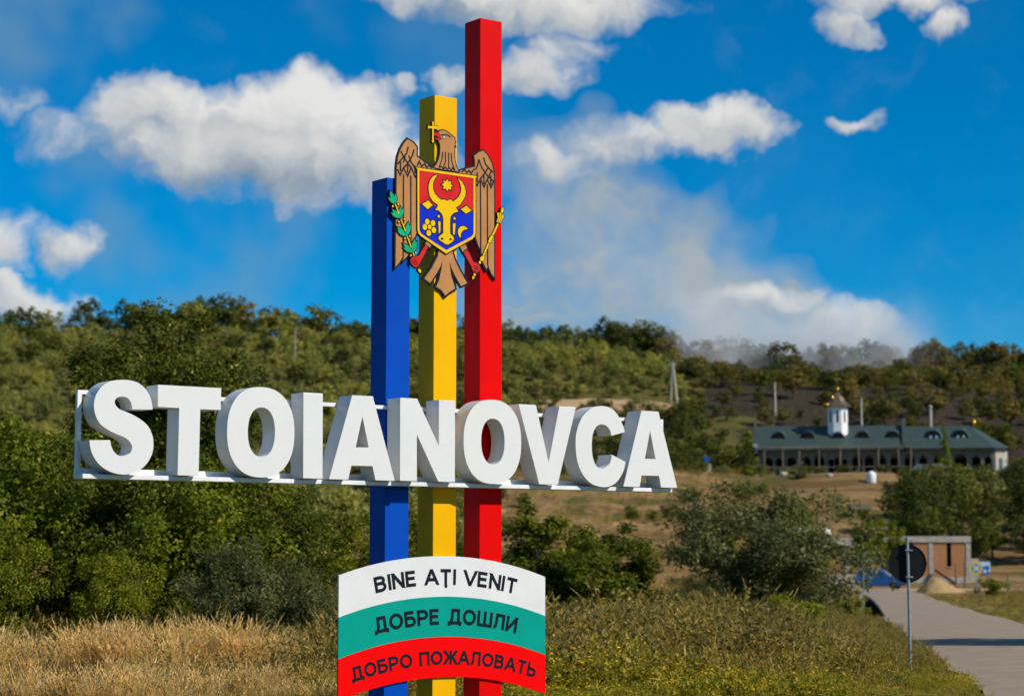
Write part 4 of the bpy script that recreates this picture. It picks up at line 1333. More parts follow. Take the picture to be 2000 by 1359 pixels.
scatter('woodland', [PROTO['hill%d' % i][0] for i in range(7)], np.column_stack([rp, land(rp[:, 0], rp[:, 1]) - .25]),
        np.column_stack([np.zeros(len(rest)), np.zeros(len(rest)), rs.rand(len(rest)) * 6.28]), hh[rest] / 5.2, np.array(kind)[rest], 'dense olive green wood covering the hillside behind the single trees')

# --- grass and weeds
def blades(seed, n, h, spread, width, mats, lean=.35, plume=0.0, flowers=0, leaves=0, curl=.5):
    rs = np.random.RandomState(seed)
    V, Fq, T, M = [], [], [], []
    def quad(a, b, c, d, t, m):
        k = len(V)
        V.extend([a, b, c, d]); Fq.append((k, k + 1, k + 2, k + 3)); T.extend([t] * 4); M.append(m)
    for i in range(n):
        a = rs.rand() * 6.283
        r = spread * rs.rand() ** .7
        p = np.array([math.cos(a) * r, math.sin(a) * r, -0.02])
        hh_ = h * (.5 + .6 * rs.rand())
        ld = unit(np.array([[math.cos(a + rs.normal() * .8), math.sin(a + rs.normal() * .8), 0]]))[0]
        ln = lean * (.3 + rs.rand()) * hh_
        sd = np.array([math.cos(a * 3.7), math.sin(a * 3.7), 0]) * width * (.6 + .7 * rs.rand())
        p1 = p + ld * ln * .35 + np.array([0, 0, hh_ * .55])
        p2 = p + ld * ln + np.array([0, 0, hh_ * (1 - .12 * curl)])
        t = rs.rand() * .92
        quad(p - sd, p + sd, p1 + sd * .8, p1 - sd * .8, t, 0)
        quad(p1 - sd * .8, p1 + sd * .8, p2 + sd * .12, p2 - sd * .12, t, 0)
        if plume and rs.rand() < plume:
            ax = unit((p2 - p1)[None])[0]
            for q in range(9):
                s = p2 + ax * (q / 9 - .3) * .22 * hh_ + ld * (q / 9) ** 2 * .05
                wd = np.array([rs.normal(), rs.normal(), rs.normal() * .4]); wd = wd / np.linalg.norm(wd) * .014 * (1.2 - q / 9)
                e = s + ax * .05 + wd * .6
                quad(s - wd, s + wd, e + wd * .4, e - wd * .4, .55 + .45 * rs.rand(), 1)
        for q in range(leaves):
            s = p + (p1 - p) * (0.3 + rs.rand()) if rs.rand() < .5 else p1 + (p2 - p1) * rs.rand()
            d1 = unit(rs.normal(size=(1, 3)))[0] * .045 * (.6 + .8 * rs.rand())
            d2 = unit(rs.normal(size=(1, 3)))[0] * .02
            quad(s, s + d1 * .5 + d2, s + d1, s + d1 * .5 - d2, rs.rand() * .95, 0)
        if flowers and rs.rand() < flowers:
            for q in range(3):
                s = p2 + rs.normal(size=3) * .03
                d1 = unit(rs.normal(size=(1, 3)) * np.array([1, 1, .3]))[0] * .017
                d2 = np.cross(d1, [0, 0, 1.0])
                quad(s - d1, s - d2, s + d1, s + d2, rs.rand(), 1)
    return np_mesh('tuft_%d' % seed, np.array(V), np.array(Fq), mats, M, {'tint': np.array(T)})
tuft = [blades(51, 44, .40, .24, .0055, ['blade_green', 'blade_green']), blades(52, 40, .46, .25, .0055, ['blade_green', 'weed_brown'], plume=.2),      # 0,1 green grass
        blades(53, 44, .92, .20, .0042, ['blade_dry', 'blade_dry'], .30, plume=.55), blades(54, 40, .80, .26, .0042, ['blade_dry', 'blade_dry'], .42, plume=.5),   # 2,3 feather grass
        blades(55, 16, .62, .22, .005, ['weed_brown', 'petal_yellow'], .4, leaves=13), blades(56, 18, .72, .25, .0045, ['weed_brown', 'weed_brown'], .35, leaves=14, plume=.4),  # 4,5 brown weeds
        blades(57, 20, .36, .24, .005, ['blade_green', 'petal_yellow'], .5, leaves=12, flowers=.35), blades(58, 18, .42, .24, .005, ['blade_green', 'petal_yellow'], .5, leaves=14, flowers=.18),  # 6,7 flowering
        blades(59, 46, .42, .28, .005, ['blade_dry', 'blade_dry'], .5)]  # 8 dry low
GP, GR, GS, GI = [], [], [], []
rg = np.random.RandomState(77)
def sow(n, y0, y1, x0f, x1f, pick, smin, smax, pw=1.0, patch=.25):
    y = y0 + (y1 - y0) * rg.rand(n) ** pw
    x = np.array([x0f(v) for v in y]) + rg.rand(n) * np.array([x1f(v) - x0f(v) for v in y])
    rc = road_c(y)
    ok = (x < rc - RW / 2 + .12 * rg.rand(n)) | (x > rc + RW / 2 - .1 * rg.rand(n))
    # trodden gaps
    ok &= (rg.rand(n) > 0.75 * sstep(wob(x, y, 5.5, 3), .55, 1.0))
    x, y = x[ok], y[ok]
    m = len(x)
    worn = np.exp(-(((x + 6.3) / 1.0) ** 4 + ((y - 29.2) / 2.3) ** 4))
    GP.append(np.column_stack([x, y, land(x, y)]))
    GR.append(np.column_stack([rg.normal(size=m) * .08, rg.normal(size=m) * .08, rg.rand(m) * 6.28]))
    dr = np.abs(x - road_c(y)) - RW / 2
    GS.append((smin + (smax - smin) * rg.rand(m) * (1 - patch + patch * 1.6 * np.clip(wob(x, y, 4.5, 1) + .3 * wob(x, y, 1.7, 2), -1, 1))) * (.30 + .70 * sstep(dr, .1, 3.2 + .03 * y)) * (1 - .78 * worn))
    GI.append(np.array([pick(a, b) for a, b in zip(x, y)]))
L_ = lambda y: -(y * .25 + 5.0)
R_ = lambda y: y * .25 + 1.5
def pick_left(x, y):
    r = rg.rand()
    g = wob(x, y, 4.5, 1) + .3 * wob(x, y, 1.7, 2)
    if g > .2: return (2, 3, 2, 3, 5, 1)[int(r * 6)]
    if g > -.4: return (3, 8, 1, 5, 2, 4)[int(r * 6)]
    return (8, 4, 1, 7, 5, 4)[int(r * 6)]
sow(4700, 25.5, 37.5, L_, lambda y: -y * .072, pick_left, .36, .78, 1.0, .48)
for cx0, cy0, nn in ((-5.6, 31.5, 40), (-6.4, 32.5, 36), (-4.6, 32.6, 26), (-7.6, 31.0, 20)):
    _n = nn
    sow(_n, cy0 - .7, cy0 + .7, lambda y: cx0 - .6, lambda y: cx0 + .6, lambda x, y: 2 + int(rg.rand() * 2), .82, 1.05, 1.0, 0.0)
def pick_meadow(x, y):
    r = rg.rand()
    g = wob(x, y, 6, 2)
    if y > 38.5 - x * .3 + 2.5 * g: return (4, 5, 4, 1, 7, 5, 4)[int(r * 7)]
    if g > -.2: return (6, 7, 0, 7, 6, 6)[int(r * 6)]
    return (6, 7, 1, 8, 6, 5)[int(r * 6)]
sow(6200, 26.0, 44, lambda y: -y * .10, lambda y: float(road_c(y)) - RW / 2, pick_meadow, .70, 1.75, 1.0, .5)
sow(900, 28, 44, lambda y: -y * .02, lambda y: float(road_c(y)) - RW / 2 - 1.2, lambda x, y: (5, 4, 1, 5)[int(rg.rand() * 4)], .8, 1.35, 1.0, .5)
sow(170, 29, 46, lambda y: -y * .01, lambda y: float(road_c(y)) - RW / 2 - 1.0, lambda x, y: (7, 4, 7)[int(rg.rand() * 3)], 1.5, 2.4, 1.0, .5)
sow(60, 29, 36, L_, lambda y: -y * .075, lambda x, y: (4, 5)[int(rg.rand() * 2)], 1.0, 1.5, 1.0, .3)
def pick_far(x, y):
    r = rg.rand()
    return (4, 5, 4, 5, 1, 4, 0, 8, 4)[int(r * 9)]
sow(5200, 43, 82, lambda y: -y * .10, lambda y: float(road_c(y)) - RW / 2, pick_far, .75, 1.55, 1.0, .4)
sow(1800, 37, 52, L_, lambda y: -y * .07, pick_far, .8, 1.3)
sow(2200, 44, 125, lambda y: float(road_c(y)) + RW / 2, lambda y: y * .25 + 2, lambda x, y: (4, 1, 8, 8, 0, 5)[int(rg.rand() * 6)], .6, 1.2)
sow(1300, 82, 150, lambda y: y * .02, lambda y: float(road_c(y)) - RW / 2, lambda x, y: (4, 5, 8, 8)[int(rg.rand() * 4)], .6, 1.1)
sow(1900, 150, 292, lambda y: -y * .03, lambda y: y * .12 + 2, lambda x, y: (4, 8, 8, 8, 5, 8)[int(rg.rand() * 6)], 1.0, 2.2, 1.0, .4)
GP, GR, GS, GI = map(np.concatenate, (GP, GR, GS, GI))
scatter('grass', tuft, GP, GR, GS, GI, 'dry feather grass, flowering weeds and meadow grass round the sign')

# ================================================================== ROADSIDE THINGS
# --- round road sign seen from behind
x, y = 6.87, 35.7
t = empty('round_road_sign', (x, y, lz(x, y)), label='round traffic sign on a galvanised pole, its black back turned this way', cat='road sign')
MB().tube([(0, 0, -.3), (0.0, 0, 1.2), (-.012, 0, 2.28)], 0.028, 12).build('pole', 'galvanised', t)
MB().lathe([(0.002, 0), (0.032, 0), (0.030, 0.012), (0.002, 0.014)], 12, (-.012, 0, 2.278)).build('pole_cap', 'galvanised', t)
dm = MB()
nseg = 40
for yy, rr in ((.034, .305), (.040, .315), (.048, .315)):
    pass
ring = lambda r, yy: [(-.008 + r * math.cos(2 * math.pi * i / nseg), yy, 1.835 + r * math.sin(2 * math.pi * i / nseg)) for i in range(nseg)]
rr_ = [ring(.318, .052), ring(.332, .050), ring(.335, .036), ring(.326, .033), ring(.318, .044)]
vs = [p for r in rr_ for p in r]
fs = [(k * nseg + i, k * nseg + (i + 1) % nseg, (k + 1) * nseg + (i + 1) % nseg, (k + 1) * nseg + i) for k in range(4) for i in range(nseg)]
fs += [tuple(range(nseg)), tuple(reversed(range(4 * nseg, 5 * nseg)))]
MB().add(vs, fs).build('disc', 'sign_back', t)
for z in (2.06, 1.60):
    c_ = MB().tube([(-.05, -.036, z), (.06, -.036, z)], .012, 6).box(-.05, .07, -.03, .036, z - .014, z + .014).build('clamp', 'galvanised', t)
    MB().ball((.055, -.038, z), .014, 8, 5).build('bolt', 'galvanised', c_)

# --- town-edge panel seen from behind, farther along the verge
x, y = 15.25, 89.5
t = empty('panel_road_sign', (x, y, lz(x, y)), label='dark back of an oblong road sign on a thin pole beside the willow bush', cat='road sign')
MB().tube([(0, 0, -.3), (.02, 0, 1.2), (.05, 0, 2.34)], .03, 10).build('pole', 'galvanised', t)
MB().box(-.95, .36, .035, .06, 1.78, 2.36).build('panel', 'dark_panel', t, bevel=.01)
for z in (1.9, 2.2):
    MB().box(-.9, .32, .026, .0345, z, z + .05).build('rail', 'dark_panel', t)

# --- yellow rimmed round sign and blue sign on one pole
x, y = 25.9, 115.0
t = empty('speed_sign', (x, y, lz(x, y)), label='round yellow rimmed sign with a small blue sign behind it on one pole', cat='road sign')
MB().tube([(0, 0, -.3), (0, 0, 1.9)], .03, 10).build('pole', 'galvanised', t)
sg = MB()
yd = MB().prism([(.36 * math.cos(a * math.pi / 16), 1.66 + .36 * math.sin(a * math.pi / 16)) for a in range(32)], [], -.06, -.035).build('yellow_rim', 'sign_yellow', t)
wd = MB().prism([(.26 * math.cos(a * math.pi / 16), 1.66 + .26 * math.sin(a * math.pi / 16)) for a in range(32)], [], -.066, -.0605).build('face', 'sign_grey', t)
MB().ribbon([(-.15, 1.52), (.15, 1.80)], .05, -.070, -.0665).build('bar', 'tank_white', wd)
MB().ribbon([(-.15, 1.80), (.15, 1.52)], .05, -.0735, -.0705).build('bar', 'tank_white', wd)
bl = MB().box(.33, .70, .04, .06, 1.30, 1.76).build('blue_plate', 'sign_blue', t)
MB().box(.42, .60, .034, .0395, 1.40, 1.60).build('pictogram', 'board_blue', bl)

# --- pale notice board with a teal mark
x, y = 28.6, 125.0
t = empty('notice_board', (x, y, lz(x, y)), label='pale blue notice board with a teal mark beside the brick house', cat='board')
for px_ in (-.3, .3):
    MB().tube([(px_, .03, -.2), (px_, .03, 1.9)], .03, 8).build('post', 'galvanised', t)
bd = MB().box(-.42, .42, -.02, .01, 1.45, 2.05).build('panel', 'board_blue', t, bevel=.008)
MB().box(.14, .36, -.026, -.0205, 1.58, 1.82).build('mark', 'logo_teal', bd)

# --- culvert head wall with curved concrete rim
x, y = 12.0, 70.0
t = empty('culvert', (x, y, lz(x, y) - .05), label='dark culvert mouth with a curved concrete rim at the road edge', cat='culvert')
cv_ = MB()
pp = [(0.0, 0, .78), (.14, -.1, .70), (.27, -.2, .58), (.39, -.3, .42), (.50, -.4, .24), (.58, -.5, .04), (.62, -.6, -.1)]
cv_.tube(pp, .055, 8)
cv_.build('rim', 'fence_grey', t)
MB().add([(p[0], p[1] + .03, p[2] - .04) for p in pp] + [(p[0] - .02, p[1] + .03, -.15) for p in pp], [(i, i + 1, i + 8, i + 7) for i in range(6)]).add([(p[0], p[1] + .12, p[2] - .04) for p in pp] + [(p[0] - .02, p[1] + .12, -.15) for p in pp], [(i, i + 7, i + 8, i + 1) for i in range(6)]).build('wall', 'dark_opening', t)

# --- car: small blue estate
def car(loc, rz):
    t = empty('parked_car', loc, rz, label='small blue hatchback parked past the willow bush at the end of the road', cat='car')
    hw = .78
    prof = [(-1.85, .32), (-1.88, .75), (-1.80, .95), (-1.66, 1.40), (-1.50, 1.52), (-.2, 1.54), (.25, 1.47), (.80, 1.02), (1.45, .90), (1.72, .78), (1.80, .55), (1.78, .30),
            (1.50, .28)] + [(1.15 + .35 * math.cos(math.radians(a)), .28 + .37 * math.sin(math.radians(a))) for a in range(0, 181, 20)] + [(.78, .24), (-.78, .24)] + \
           [(-1.15 + .35 * math.cos(math.radians(a)), .28 + .37 * math.sin(math.radians(a))) for a in range(0, 181, 20)] + [(-1.52, .28)]
    b = MB()
    loops = prof
    n_ = len(loops)
    tris = tessellate_polygon([[Vector((p[0], p[1], 0)) for p in loops]])
    def half(z):
        return hw - max(0, z - .95) * .22 - (.05 if z < .4 else 0)
    vs = [(p[0], -half(p[1]), p[1]) for p in loops] + [(p[0], half(p[1]), p[1]) for p in loops]
    fs = [tuple(i) for i in tris] + [tuple(j + n_ for j in reversed(i)) for i in tris] + [(i, (i + 1) % n_, (i + 1) % n_ + n_, i + n_) for i in range(n_)]
    b.add(vs, fs).build('body', 'car_blue', t, bevel=.03)
    def glass(name, pts, off, par=None):
        for s in (-1, 1):
            g = MB()
            v1 = [(p[0], s * (half(p[1]) + off), p[1]) for p in pts]
            v2 = [(p[0], s * (half(p[1]) - .02), p[1]) for p in pts]
            m = len(pts)
            g.add(v1 + v2, [tuple(range(m)), tuple(range(2 * m - 1, m - 1, -1))] + [(i, (i + 1) % m, (i + 1) % m + m, i + m) for i in range(m)])
            g.build(name, 'car_glass', t)
    glass('side_window', [(-1.62, 1.02), (-1.52, 1.38), (-.98, 1.40), (-.98, 1.02)], .006)
    glass('side_window', [(-.86, 1.02), (-.86, 1.40), (-.22, 1.41), (-.22, 1.02)], .006)
    glass('side_window', [(-.12, 1.02), (-.12, 1.41), (.16, 1.38), (.62, 1.02)], .006)
    MB().add([(.30, -.60, 1.455), (.30, .60, 1.455), (.80, .68, 1.045), (.80, -.68, 1.045)], [(0, 1, 2, 3)]).build('windscreen', 'car_glass', t)
    MB().add([(-1.675, -.58, 1.40), (-1.675, .58, 1.40), (-1.80, .66, 1.02), (-1.80, -.66, 1.02)], [(3, 2, 1, 0)]).build('rear_window', 'car_glass', t)
    for xx in (-1.15, 1.15):
        for s in (-1, 1):
            w = MB()
            prof_t = [(.20, -.09), (.27, -.09), (.29, -.05), (.29, .05), (.27, .09), (.20, .09)]
            w.lathe(prof_t, 20)
            w.v = [(xx + p[0], s * .69 + p[2], .29 + p[1]) for p in w.v]
            wo_ = w.build('wheel', 'tyre', t)
            r = MB().lathe([(.02, -.07), (.17, -.085), (.195, -.095), (.195, .095), (.17, .085), (.02, .07)], 16)
            r.v = [(xx + p[0], s * .69 + p[2], .29 + p[1]) for p in r.v]
            r.build('rim', 'rim_metal', wo_)
    for s in (-1, 1):
        MB().ball((1.66, s * .55, .74), .13, 10, 6, (.8, 1.1, .85)).build('headlight', 'lamp_glass', t)
    MB().box(1.74, 1.86, -.74, .74, .34, .54).build('bumper', 'sign_back', t, bevel=.03)
    MB().box(-1.95, -1.84, -.74, .74, .34, .54).build('bumper', 'sign_back', t, bevel=.03)
    for s in (-1, 1):
        MB().box(.42, .56, s * .80 - .07, s * .80 + .07, 1.0, 1.12).build('mirror', 'car_blue', t, bevel=.02)
cx_, cy_ = 28.8, 161.0
car((cx_, cy_, lz(cx_, cy_) + .02), math.radians(-22))

# --- unfinished brick house
bx, by = 33.4, 180.0
t = empty('brick_house', (bx, by, lz(bx, by) - .1), label='unfinished one storey brick house with a grey concrete frame behind the sand heap', cat='house')
def panel_with_window(x0, x1, z0, z1, wx0, wx1, wz0, wz1, y0=0.0):
    w = MB().prism([(x0, z0), (x1, z0), (x1, z1), (x0, z1)], [[(wx0, wz0), (wx1, wz0), (wx1, wz1), (wx0, wz1)]], y0, y0 + .28).build('wall_panel', 'brick_wall', t)
    MB().box(wx0 - .0, wx1 + .0, y0 + .30, y0 + .34, wz0 - .05, wz1).build('window_opening', 'dark_opening', w)
    MB().box(wx0 - .06, wx1 + .06, y0 - .06, y0 + .2, wz0 - .09, wz0 - .003).build('sill', 'concrete', w)
panel_with_window(.25, 3.05, .62, 3.62, 1.25, 1.75, 1.55, 3.55)
panel_with_window(3.40, 6.30, .62, 3.62, 4.62, 5.02, 1.50, 3.55)
for a, b_ in ((-.1, .25), (3.05, 3.40), (6.30, 6.72)):
    MB().box(a, b_, -.05, .30, -.3, 3.62).build('column', 'concrete', t)
MB().box(-1.15, 6.74, -.12, .34, 3.622, 4.15).build('ring_beam', 'concrete', t)
MB().box(.25, 3.05, -.04, .29, -.3, .618).build('plinth', 'concrete', t)
MB().box(3.40, 6.30, -.04, .29, -.3, .618).build('plinth', 'concrete', t)
MB().box(6.42, 6.72, .302, 5.6, -.3, 3.62).build('side_wall', 'brick_wall', t)
MB().box(-.1, .2, .302, 5.6, -.3, 3.62).build('side_wall', 'brick_wall', t)
MB().box(-.1, 6.72, 5.602, 5.9, -.3, 3.62).build('rear_wall', 'brick_wall', t)
MB().box(-1.15, 6.74, .342, 5.9, 3.90, 4.148).build('roof_slab', 'concrete', t)
for xx in (.05, 3.2, 6.5):
    MB().tube([(xx, .1, 4.1), (xx + .04, .1, 4.75)], .02, 5).build('rebar', 'wood', t)
MB().box(6.74, 7.6, 1.0, 1.25, -.2, 2.2).build('yard_wall', 'concrete', t)
# leaning beam, sand heap, small hut, fence
t2 = empty('leaning_beam', (bx + 3.6, by - 3.2, lz(bx + 3.6, by - 3.2)), label='rough timber beam leaning against the front of the brick house', cat='beam')
MB().tube([(0.0, 2.9, 1.25), (1.5, 0.3, -.15)], .16, 7).build('trunk_log', 'wood', t2)
sx, sy = 28.9, 141.0
sp_v = MB()
prof = [(1.9, -.3), (1.6, .06), (1.2, .28), (.8, .58), (.45, .80), (.2, .92), (.02, .95)]
sp_v.lathe(prof, 26)
_r = random.Random(3)
sp_v.v = [(p[0] * (1.25 if p[0] > 0 else .8) * (1 + _r.uniform(-.12, .12)), p[1] * (1 + _r.uniform(-.12, .12)), p[2] * (1 + _r.uniform(-.14, .10))) for p in sp_v.v]
so_ = sp_v.build('sand_heap', 'sand', None, (sx, sy, lz(sx, sy)))
tag(so_, 'heap of yellow sand tipped beside the road in front of the brick house', 'sand heap', kind='thing')
hx, hy = 24.6, 160.5 + 1.0
t = empty('brick_hut', (25.6, 170.0, lz(25.6, 170) + .55), label='small unfinished brick hut half hidden by the willow bush and tree', cat='hut')
MB().box(0, 3.3, 0, .25, .5, 2.75).build('wall_panel', 'brick_wall', t)
for a in (-.15, 1.9, 3.3):
    MB().box(a, a + .34, -.06, .252, -1.2, 2.75).build('column', 'concrete', t)
MB().box(-.3, 3.7, -.15, 3.0, 2.752, 3.5).build('roof_slab', 'concrete', t)
MB().box(3.35, 3.6, .255, 3.0, -1.2, 2.75).build('side_wall', 'brick_wall', t)
MB().box(-.1, .2, .255, 3.0, -1.2, 2.75).build('side_wall', 'brick_wall', t)
MB().box(0.19, 3.3, -.05, .24, -1.2, .497).build('plinth', 'concrete', t)
t = empty('wire_fence', (0, 0, 0), label='thin post and rail fence crossing the field past the yellow rimmed sign', cat='fence')
fp = [(31.5 + 2.3 * i, 131.0 + .2 * i) for i in range(6)]
for (a, b_) in fp:
    MB().box(a - .04, a + .04, b_ - .04, b_ + .04, lz(a, b_) - .2, lz(a, b_) + 1.2).build('fence_post', 'fence_grey', t)
for h_ in (.45, .8, 1.12):
    MB().tube([(a, b_ - .05, lz(a, b_) + h_) for a, b_ in fp], .018, 5, cap=False).build('rail', 'fence_grey', t)
# two posts of a gate before the house
for a, b_, h_ in ((36.2, 168.0, 1.9), (36.9, 168.0, 2.1)):
    o = MB().tube([(0, 0, -.2), (.02, 0, h_)], .07, 7).box(-.1, .1, -.1, .1, -.2, .05).build('timber_post', 'wood', None, (a, b_, lz(a, b_)))
    tag(o, 'short dark timber post in the yard before the brick house', 'post', 'timber posts in the yard')

# ================================================================== HILLSIDE BUILDINGS
CH_X, CH_Y, CH_R = 34.9, 288.5, math.radians(-10.0)
CH_Z = 12.55
t = church = empty('church', (CH_X, CH_Y, CH_Z), CH_R, label='long low church with green roof, arcaded front and small white tower', cat='church')
openings = [(1.35, 2.2, .95), (2.95, 2.2, .95), (4.75, 2.2, 1.15), (7.0, 2.25, 1.05), (8.9, 2.3, 1.3), (10.75, 2.1, .75), (11.75, 2.25, .95), (12.75, 2.1, .75), (14.6, 2.3, 1.25), (16.4, 2.3, 1.15), (18.2, 2.3, 1.2), (20.2, 2.3, 1.15), (22.4, 2.35, 1.3),
            (24.4, 2.25, .95), (26.7, 2.25, 1.25), (29.9, 2.2, 1.5), (32.2, 2.2, 1.05), (33.9, 2.2, .95)]
hol = []
openings = [(a, b_ - .05, w * 1.22) for a, b_, w in openings]
for cx0, sp, w in openings:
    hol.append([(cx0 - w / 2, .02), (cx0 + w / 2, .02)] + arc(cx0, sp, w / 2, w / 2 * 1.05, 0, 180, 8))
FW = 35.0
MB().prism([(0, -.6), (FW, -.6), (FW, 4.0), (0, 4.0)], hol, 0, .45).build('arcade_wall', 'church_wall', t)
MB().box(.0, FW, 2.4, 2.7, -.6, 4.0).build('inner_wall', 'church_wall', t)
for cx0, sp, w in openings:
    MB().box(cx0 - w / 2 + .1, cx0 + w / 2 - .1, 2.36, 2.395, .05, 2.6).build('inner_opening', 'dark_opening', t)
MB().box(.005, FW - .005, .46, 2.39, -.6, .015).build('gallery_floor', 'concrete', t)
edges = sorted([(a - w / 2, a + w / 2) for a, s, w in openings])
for (a0, a1), (b0, b1) in zip(edges[:-1], edges[1:]):
    m = (a1 + b0) / 2
    hwid = min(.30, (b0 - a1) / 2 + .02)
    MB().box(m - hwid, m + hwid, -.14, -.003, -.6, 1.15).build('pier', 'pole_concrete', t)
MB().box(-.15, 0.0, -.05, 9.0, -.6, 4.0).build('end_wall', 'church_wall', t)
MB().box(.0, FW, 8.7, 9.0, -.6, 4.0).build('rear_wall', 'church_wall', t)
# polygonal apse at the sunny end
ap = [(FW, 0.1), (FW + 1.5, 1.6), (FW + 2.0, 4.5), (FW + 1.5, 7.4), (FW, 8.9)]
apm = MB()
apm.add([(p[0], p[1], -.6) for p in ap] + [(p[0], p[1], 3.998) for p in ap], [(i, i + 1, i + 6, i + 5) for i in range(4)])
apm.build('apse_wall', 'pole_concrete', t)
for i in range(4):
    a, b_ = Vector(ap[i]), Vector(ap[i + 1])
    m = (a + b_) / 2
    d_ = (b_ - a).normalized()
    nn = Vector((d_.y, -d_.x))
    q = [m + d_ * s * .42 + nn * .03 for s in (-1, 1)]
    MB().add([(q[0].x, q[0].y, 1.0), (q[1].x, q[1].y, 1.0), (q[1].x, q[1].y, 2.5), (q[0].x, q[0].y, 2.5)], [(0, 1, 2, 3)]).build('apse_window', 'car_glass', t)
# roof: ridge over the middle, hipped at the apse end
def roof(x0, x1, zr, hip, x_in0=0.0):
    ov, ye, yb, ze = .75, -1.45, 9.6, 3.85
    a = [(x0, ye, ze), (x1, ye, ze), (x1 + hip * .55, 1.2, ze + .1) if hip else (x1, ye, ze), (x1 + hip * .55, 7.6, ze + .1) if hip else (x1, yb, ze), (x1, yb, ze), (x0, yb, ze)]
    r0, r1 = (x0, 4.4, zr), (x1 - (hip * .9), 4.4, zr)
    vs = [(x0, ye, ze), (x1, ye, ze), r1, r0, (x0, yb, ze), (x1, yb, ze)]
    fs = [(0, 1, 2, 3), (4, 3, 2, 5), (0, 3, 4)]
    if hip:
        vs += [(x1 + 2.6, 1.2, ze + .02), (x1 + 2.9, 4.4, ze + .02), (x1 + 2.6, 7.6, ze + .02)]
        fs += [(1, 6, 2), (6, 7, 2), (7, 8, 2), (8, 5, 2)]
    else:
        fs += [(1, 5, 2)]
    top = MB().add(vs, fs)
    # eave board closes the underside
    top.add([(x0, ye, ze - .14), (x1, ye, ze - .14), (x1, yb, ze - .14), (x0, yb, ze - .14)], [(0, 1, 2, 3)])
    top.add([(x0, ye, ze - .14), (x1, ye, ze - .14), (x1, ye, ze - .001), (x0, ye, ze - .001)], [(0, 1, 2, 3)])
    return top
r1 = roof(-.7, 21.35, 7.25, 0).build('roof', 'roof_green', t)
r2 = roof(21.95, 34.6, 7.05, 3.2).build('roof', 'roof_green', t)
for i in range(1, 12):
    xx = -.7 + 22.05 * i / 12
    MB().add([(xx - .04, -.88, 3.98), (xx + .04, -.88, 3.98), (xx + .04, 4.38, 7.29), (xx - .04, 4.38, 7.29)], [(0, 1, 2, 3)]).build('standing_seam', 'roof_green', r1)
for i in range(1, 7):
    xx = 21.95 + 9.4 * i / 7
    MB().add([(xx - .04, -.88, 3.98), (xx + .04, -.88, 3.98), (xx + .04, 4.38, 7.09), (xx - .04, 4.38, 7.09)], [(0, 1, 2, 3)]).build('standing_seam', 'roof_green', r2)
MB().prism([(-.85, 3.6), (-.85, 3.6), (-.84, 3.6)], [], 0, .1) if False else None
def parapet(x0, x1, up):
    m = MB()
    m.add([(x, yy, zz) for x in (x0, x1) for yy, zz in ((-1.0, 3.4), (-1.0, 4.25), (4.4, 7.25 + up), (9.7, 4.2), (9.7, 3.4))], [(0, 1, 2, 3, 4), (9, 8, 7, 6, 5), (0, 5, 6, 1), (1, 6, 7, 2), (2, 7, 8, 3), (3, 8, 9, 4)])
    return m
parapet(21.36, 21.94, .85).build('fire_wall', 'roof_green', t)
parapet(-1.05, -.72, .7).build('fire_wall', 'roof_green', t)
MB().box(-1.0, -.3, -1.0, -.5, 3.3, 4.6).build('corner_pier', 'pole_concrete', t)
def dormer(xc, w, h, par, glass):
    base_y = 1.15
    zb = 3.95 + (base_y + .85) / 5.25 * 3.3 - .05
    prof = [(-w / 2 - .5, 0)] + [(w / 2 * math.cos(math.radians(a)) * 1.15, h * math.sin(math.radians(a)) * 1.2) for a in (165, 140, 115, 90, 65, 40, 15)] + [(w / 2 + .5, 0)]
    m = MB()
    n_ = len(prof)
    vs = [(xc + p[0], base_y, zb + p[1]) for p in prof] + [(xc + p[0] * .9, base_y + 2.1, zb + 1.25 + p[1] * .2) for p in prof]
    m.add(vs, [(i, i + 1, i + 1 + n_, i + n_) for i in range(n_ - 1)])
    d_ = m.build('dormer', 'roof_green', par)
    q = [(xc + w / 2 * math.cos(math.radians(a)), zb + .02 + h * math.sin(math.radians(a))) for a in range(0, 181, 15)]
    MB().prism(q, [], base_y + .04, base_y + .10).build('dormer_window', 'dark_opening', par)
    if glass:
        for s in (-.45, .25):
            MB().box(xc + s * w / 2 * 1.2, xc + s * w / 2 * 1.2 + .28, base_y + .012, base_y + .036, zb + .1, zb + .45).build('pane', 'board_blue', par)
for xc in (2.85, 7.3, 11.75, 15.5, 20.0):
    dormer(xc, 1.8, .95, r1, False)
for xc in (26.0, 30.0):
    dormer(xc, 2.0, 1.0, r2, True)
# tower
tx, ty = 11.75, 2.9
tw = MB().lathe([(1.62, 0), (1.62, 4.05)], 8, (tx, ty, 5.75), smooth=False, a0=math.pi / 8).build('tower', 'tower_white', t)
for k in range(8):
    a = math.pi / 4 * k
    rad = 1.62 * math.cos(math.pi / 8)
    cxp, cyp = tx + math.cos(a) * (rad + .015), ty + math.sin(a) * (rad + .015)
    tn = Vector((-math.sin(a), math.cos(a)))
    pts_ = [(cxp + tn.x * s, cyp + tn.y * s, z) for s, z in ((-.17, 7.55), (.17, 7.55), (.17, 9.0), (0, 9.22), (-.17, 9.0))]
    MB().add(pts_, [(0, 1, 2, 3, 4)]).build('tower_window', 'dark_opening', tw)
dome = MB().lathe([(2.3, 9.72), (2.32, 9.80), (1.75, 10.05), (1.25, 10.5), (.85, 11.05), (.42, 11.45), (.18, 11.6), (.12, 11.9)], 8, (tx, ty, 0), smooth=False, a0=math.pi / 8).build('tower_roof', 'dome_bronze', t)
MB().ball((tx, ty, 12.15), .30, 12, 8).build('gilded_ball', 'gold', dome)
MB().ball((tx - .75, ty - 1.05, 10.95), .26, 10, 6).build('gilded_ball', 'gold', dome)
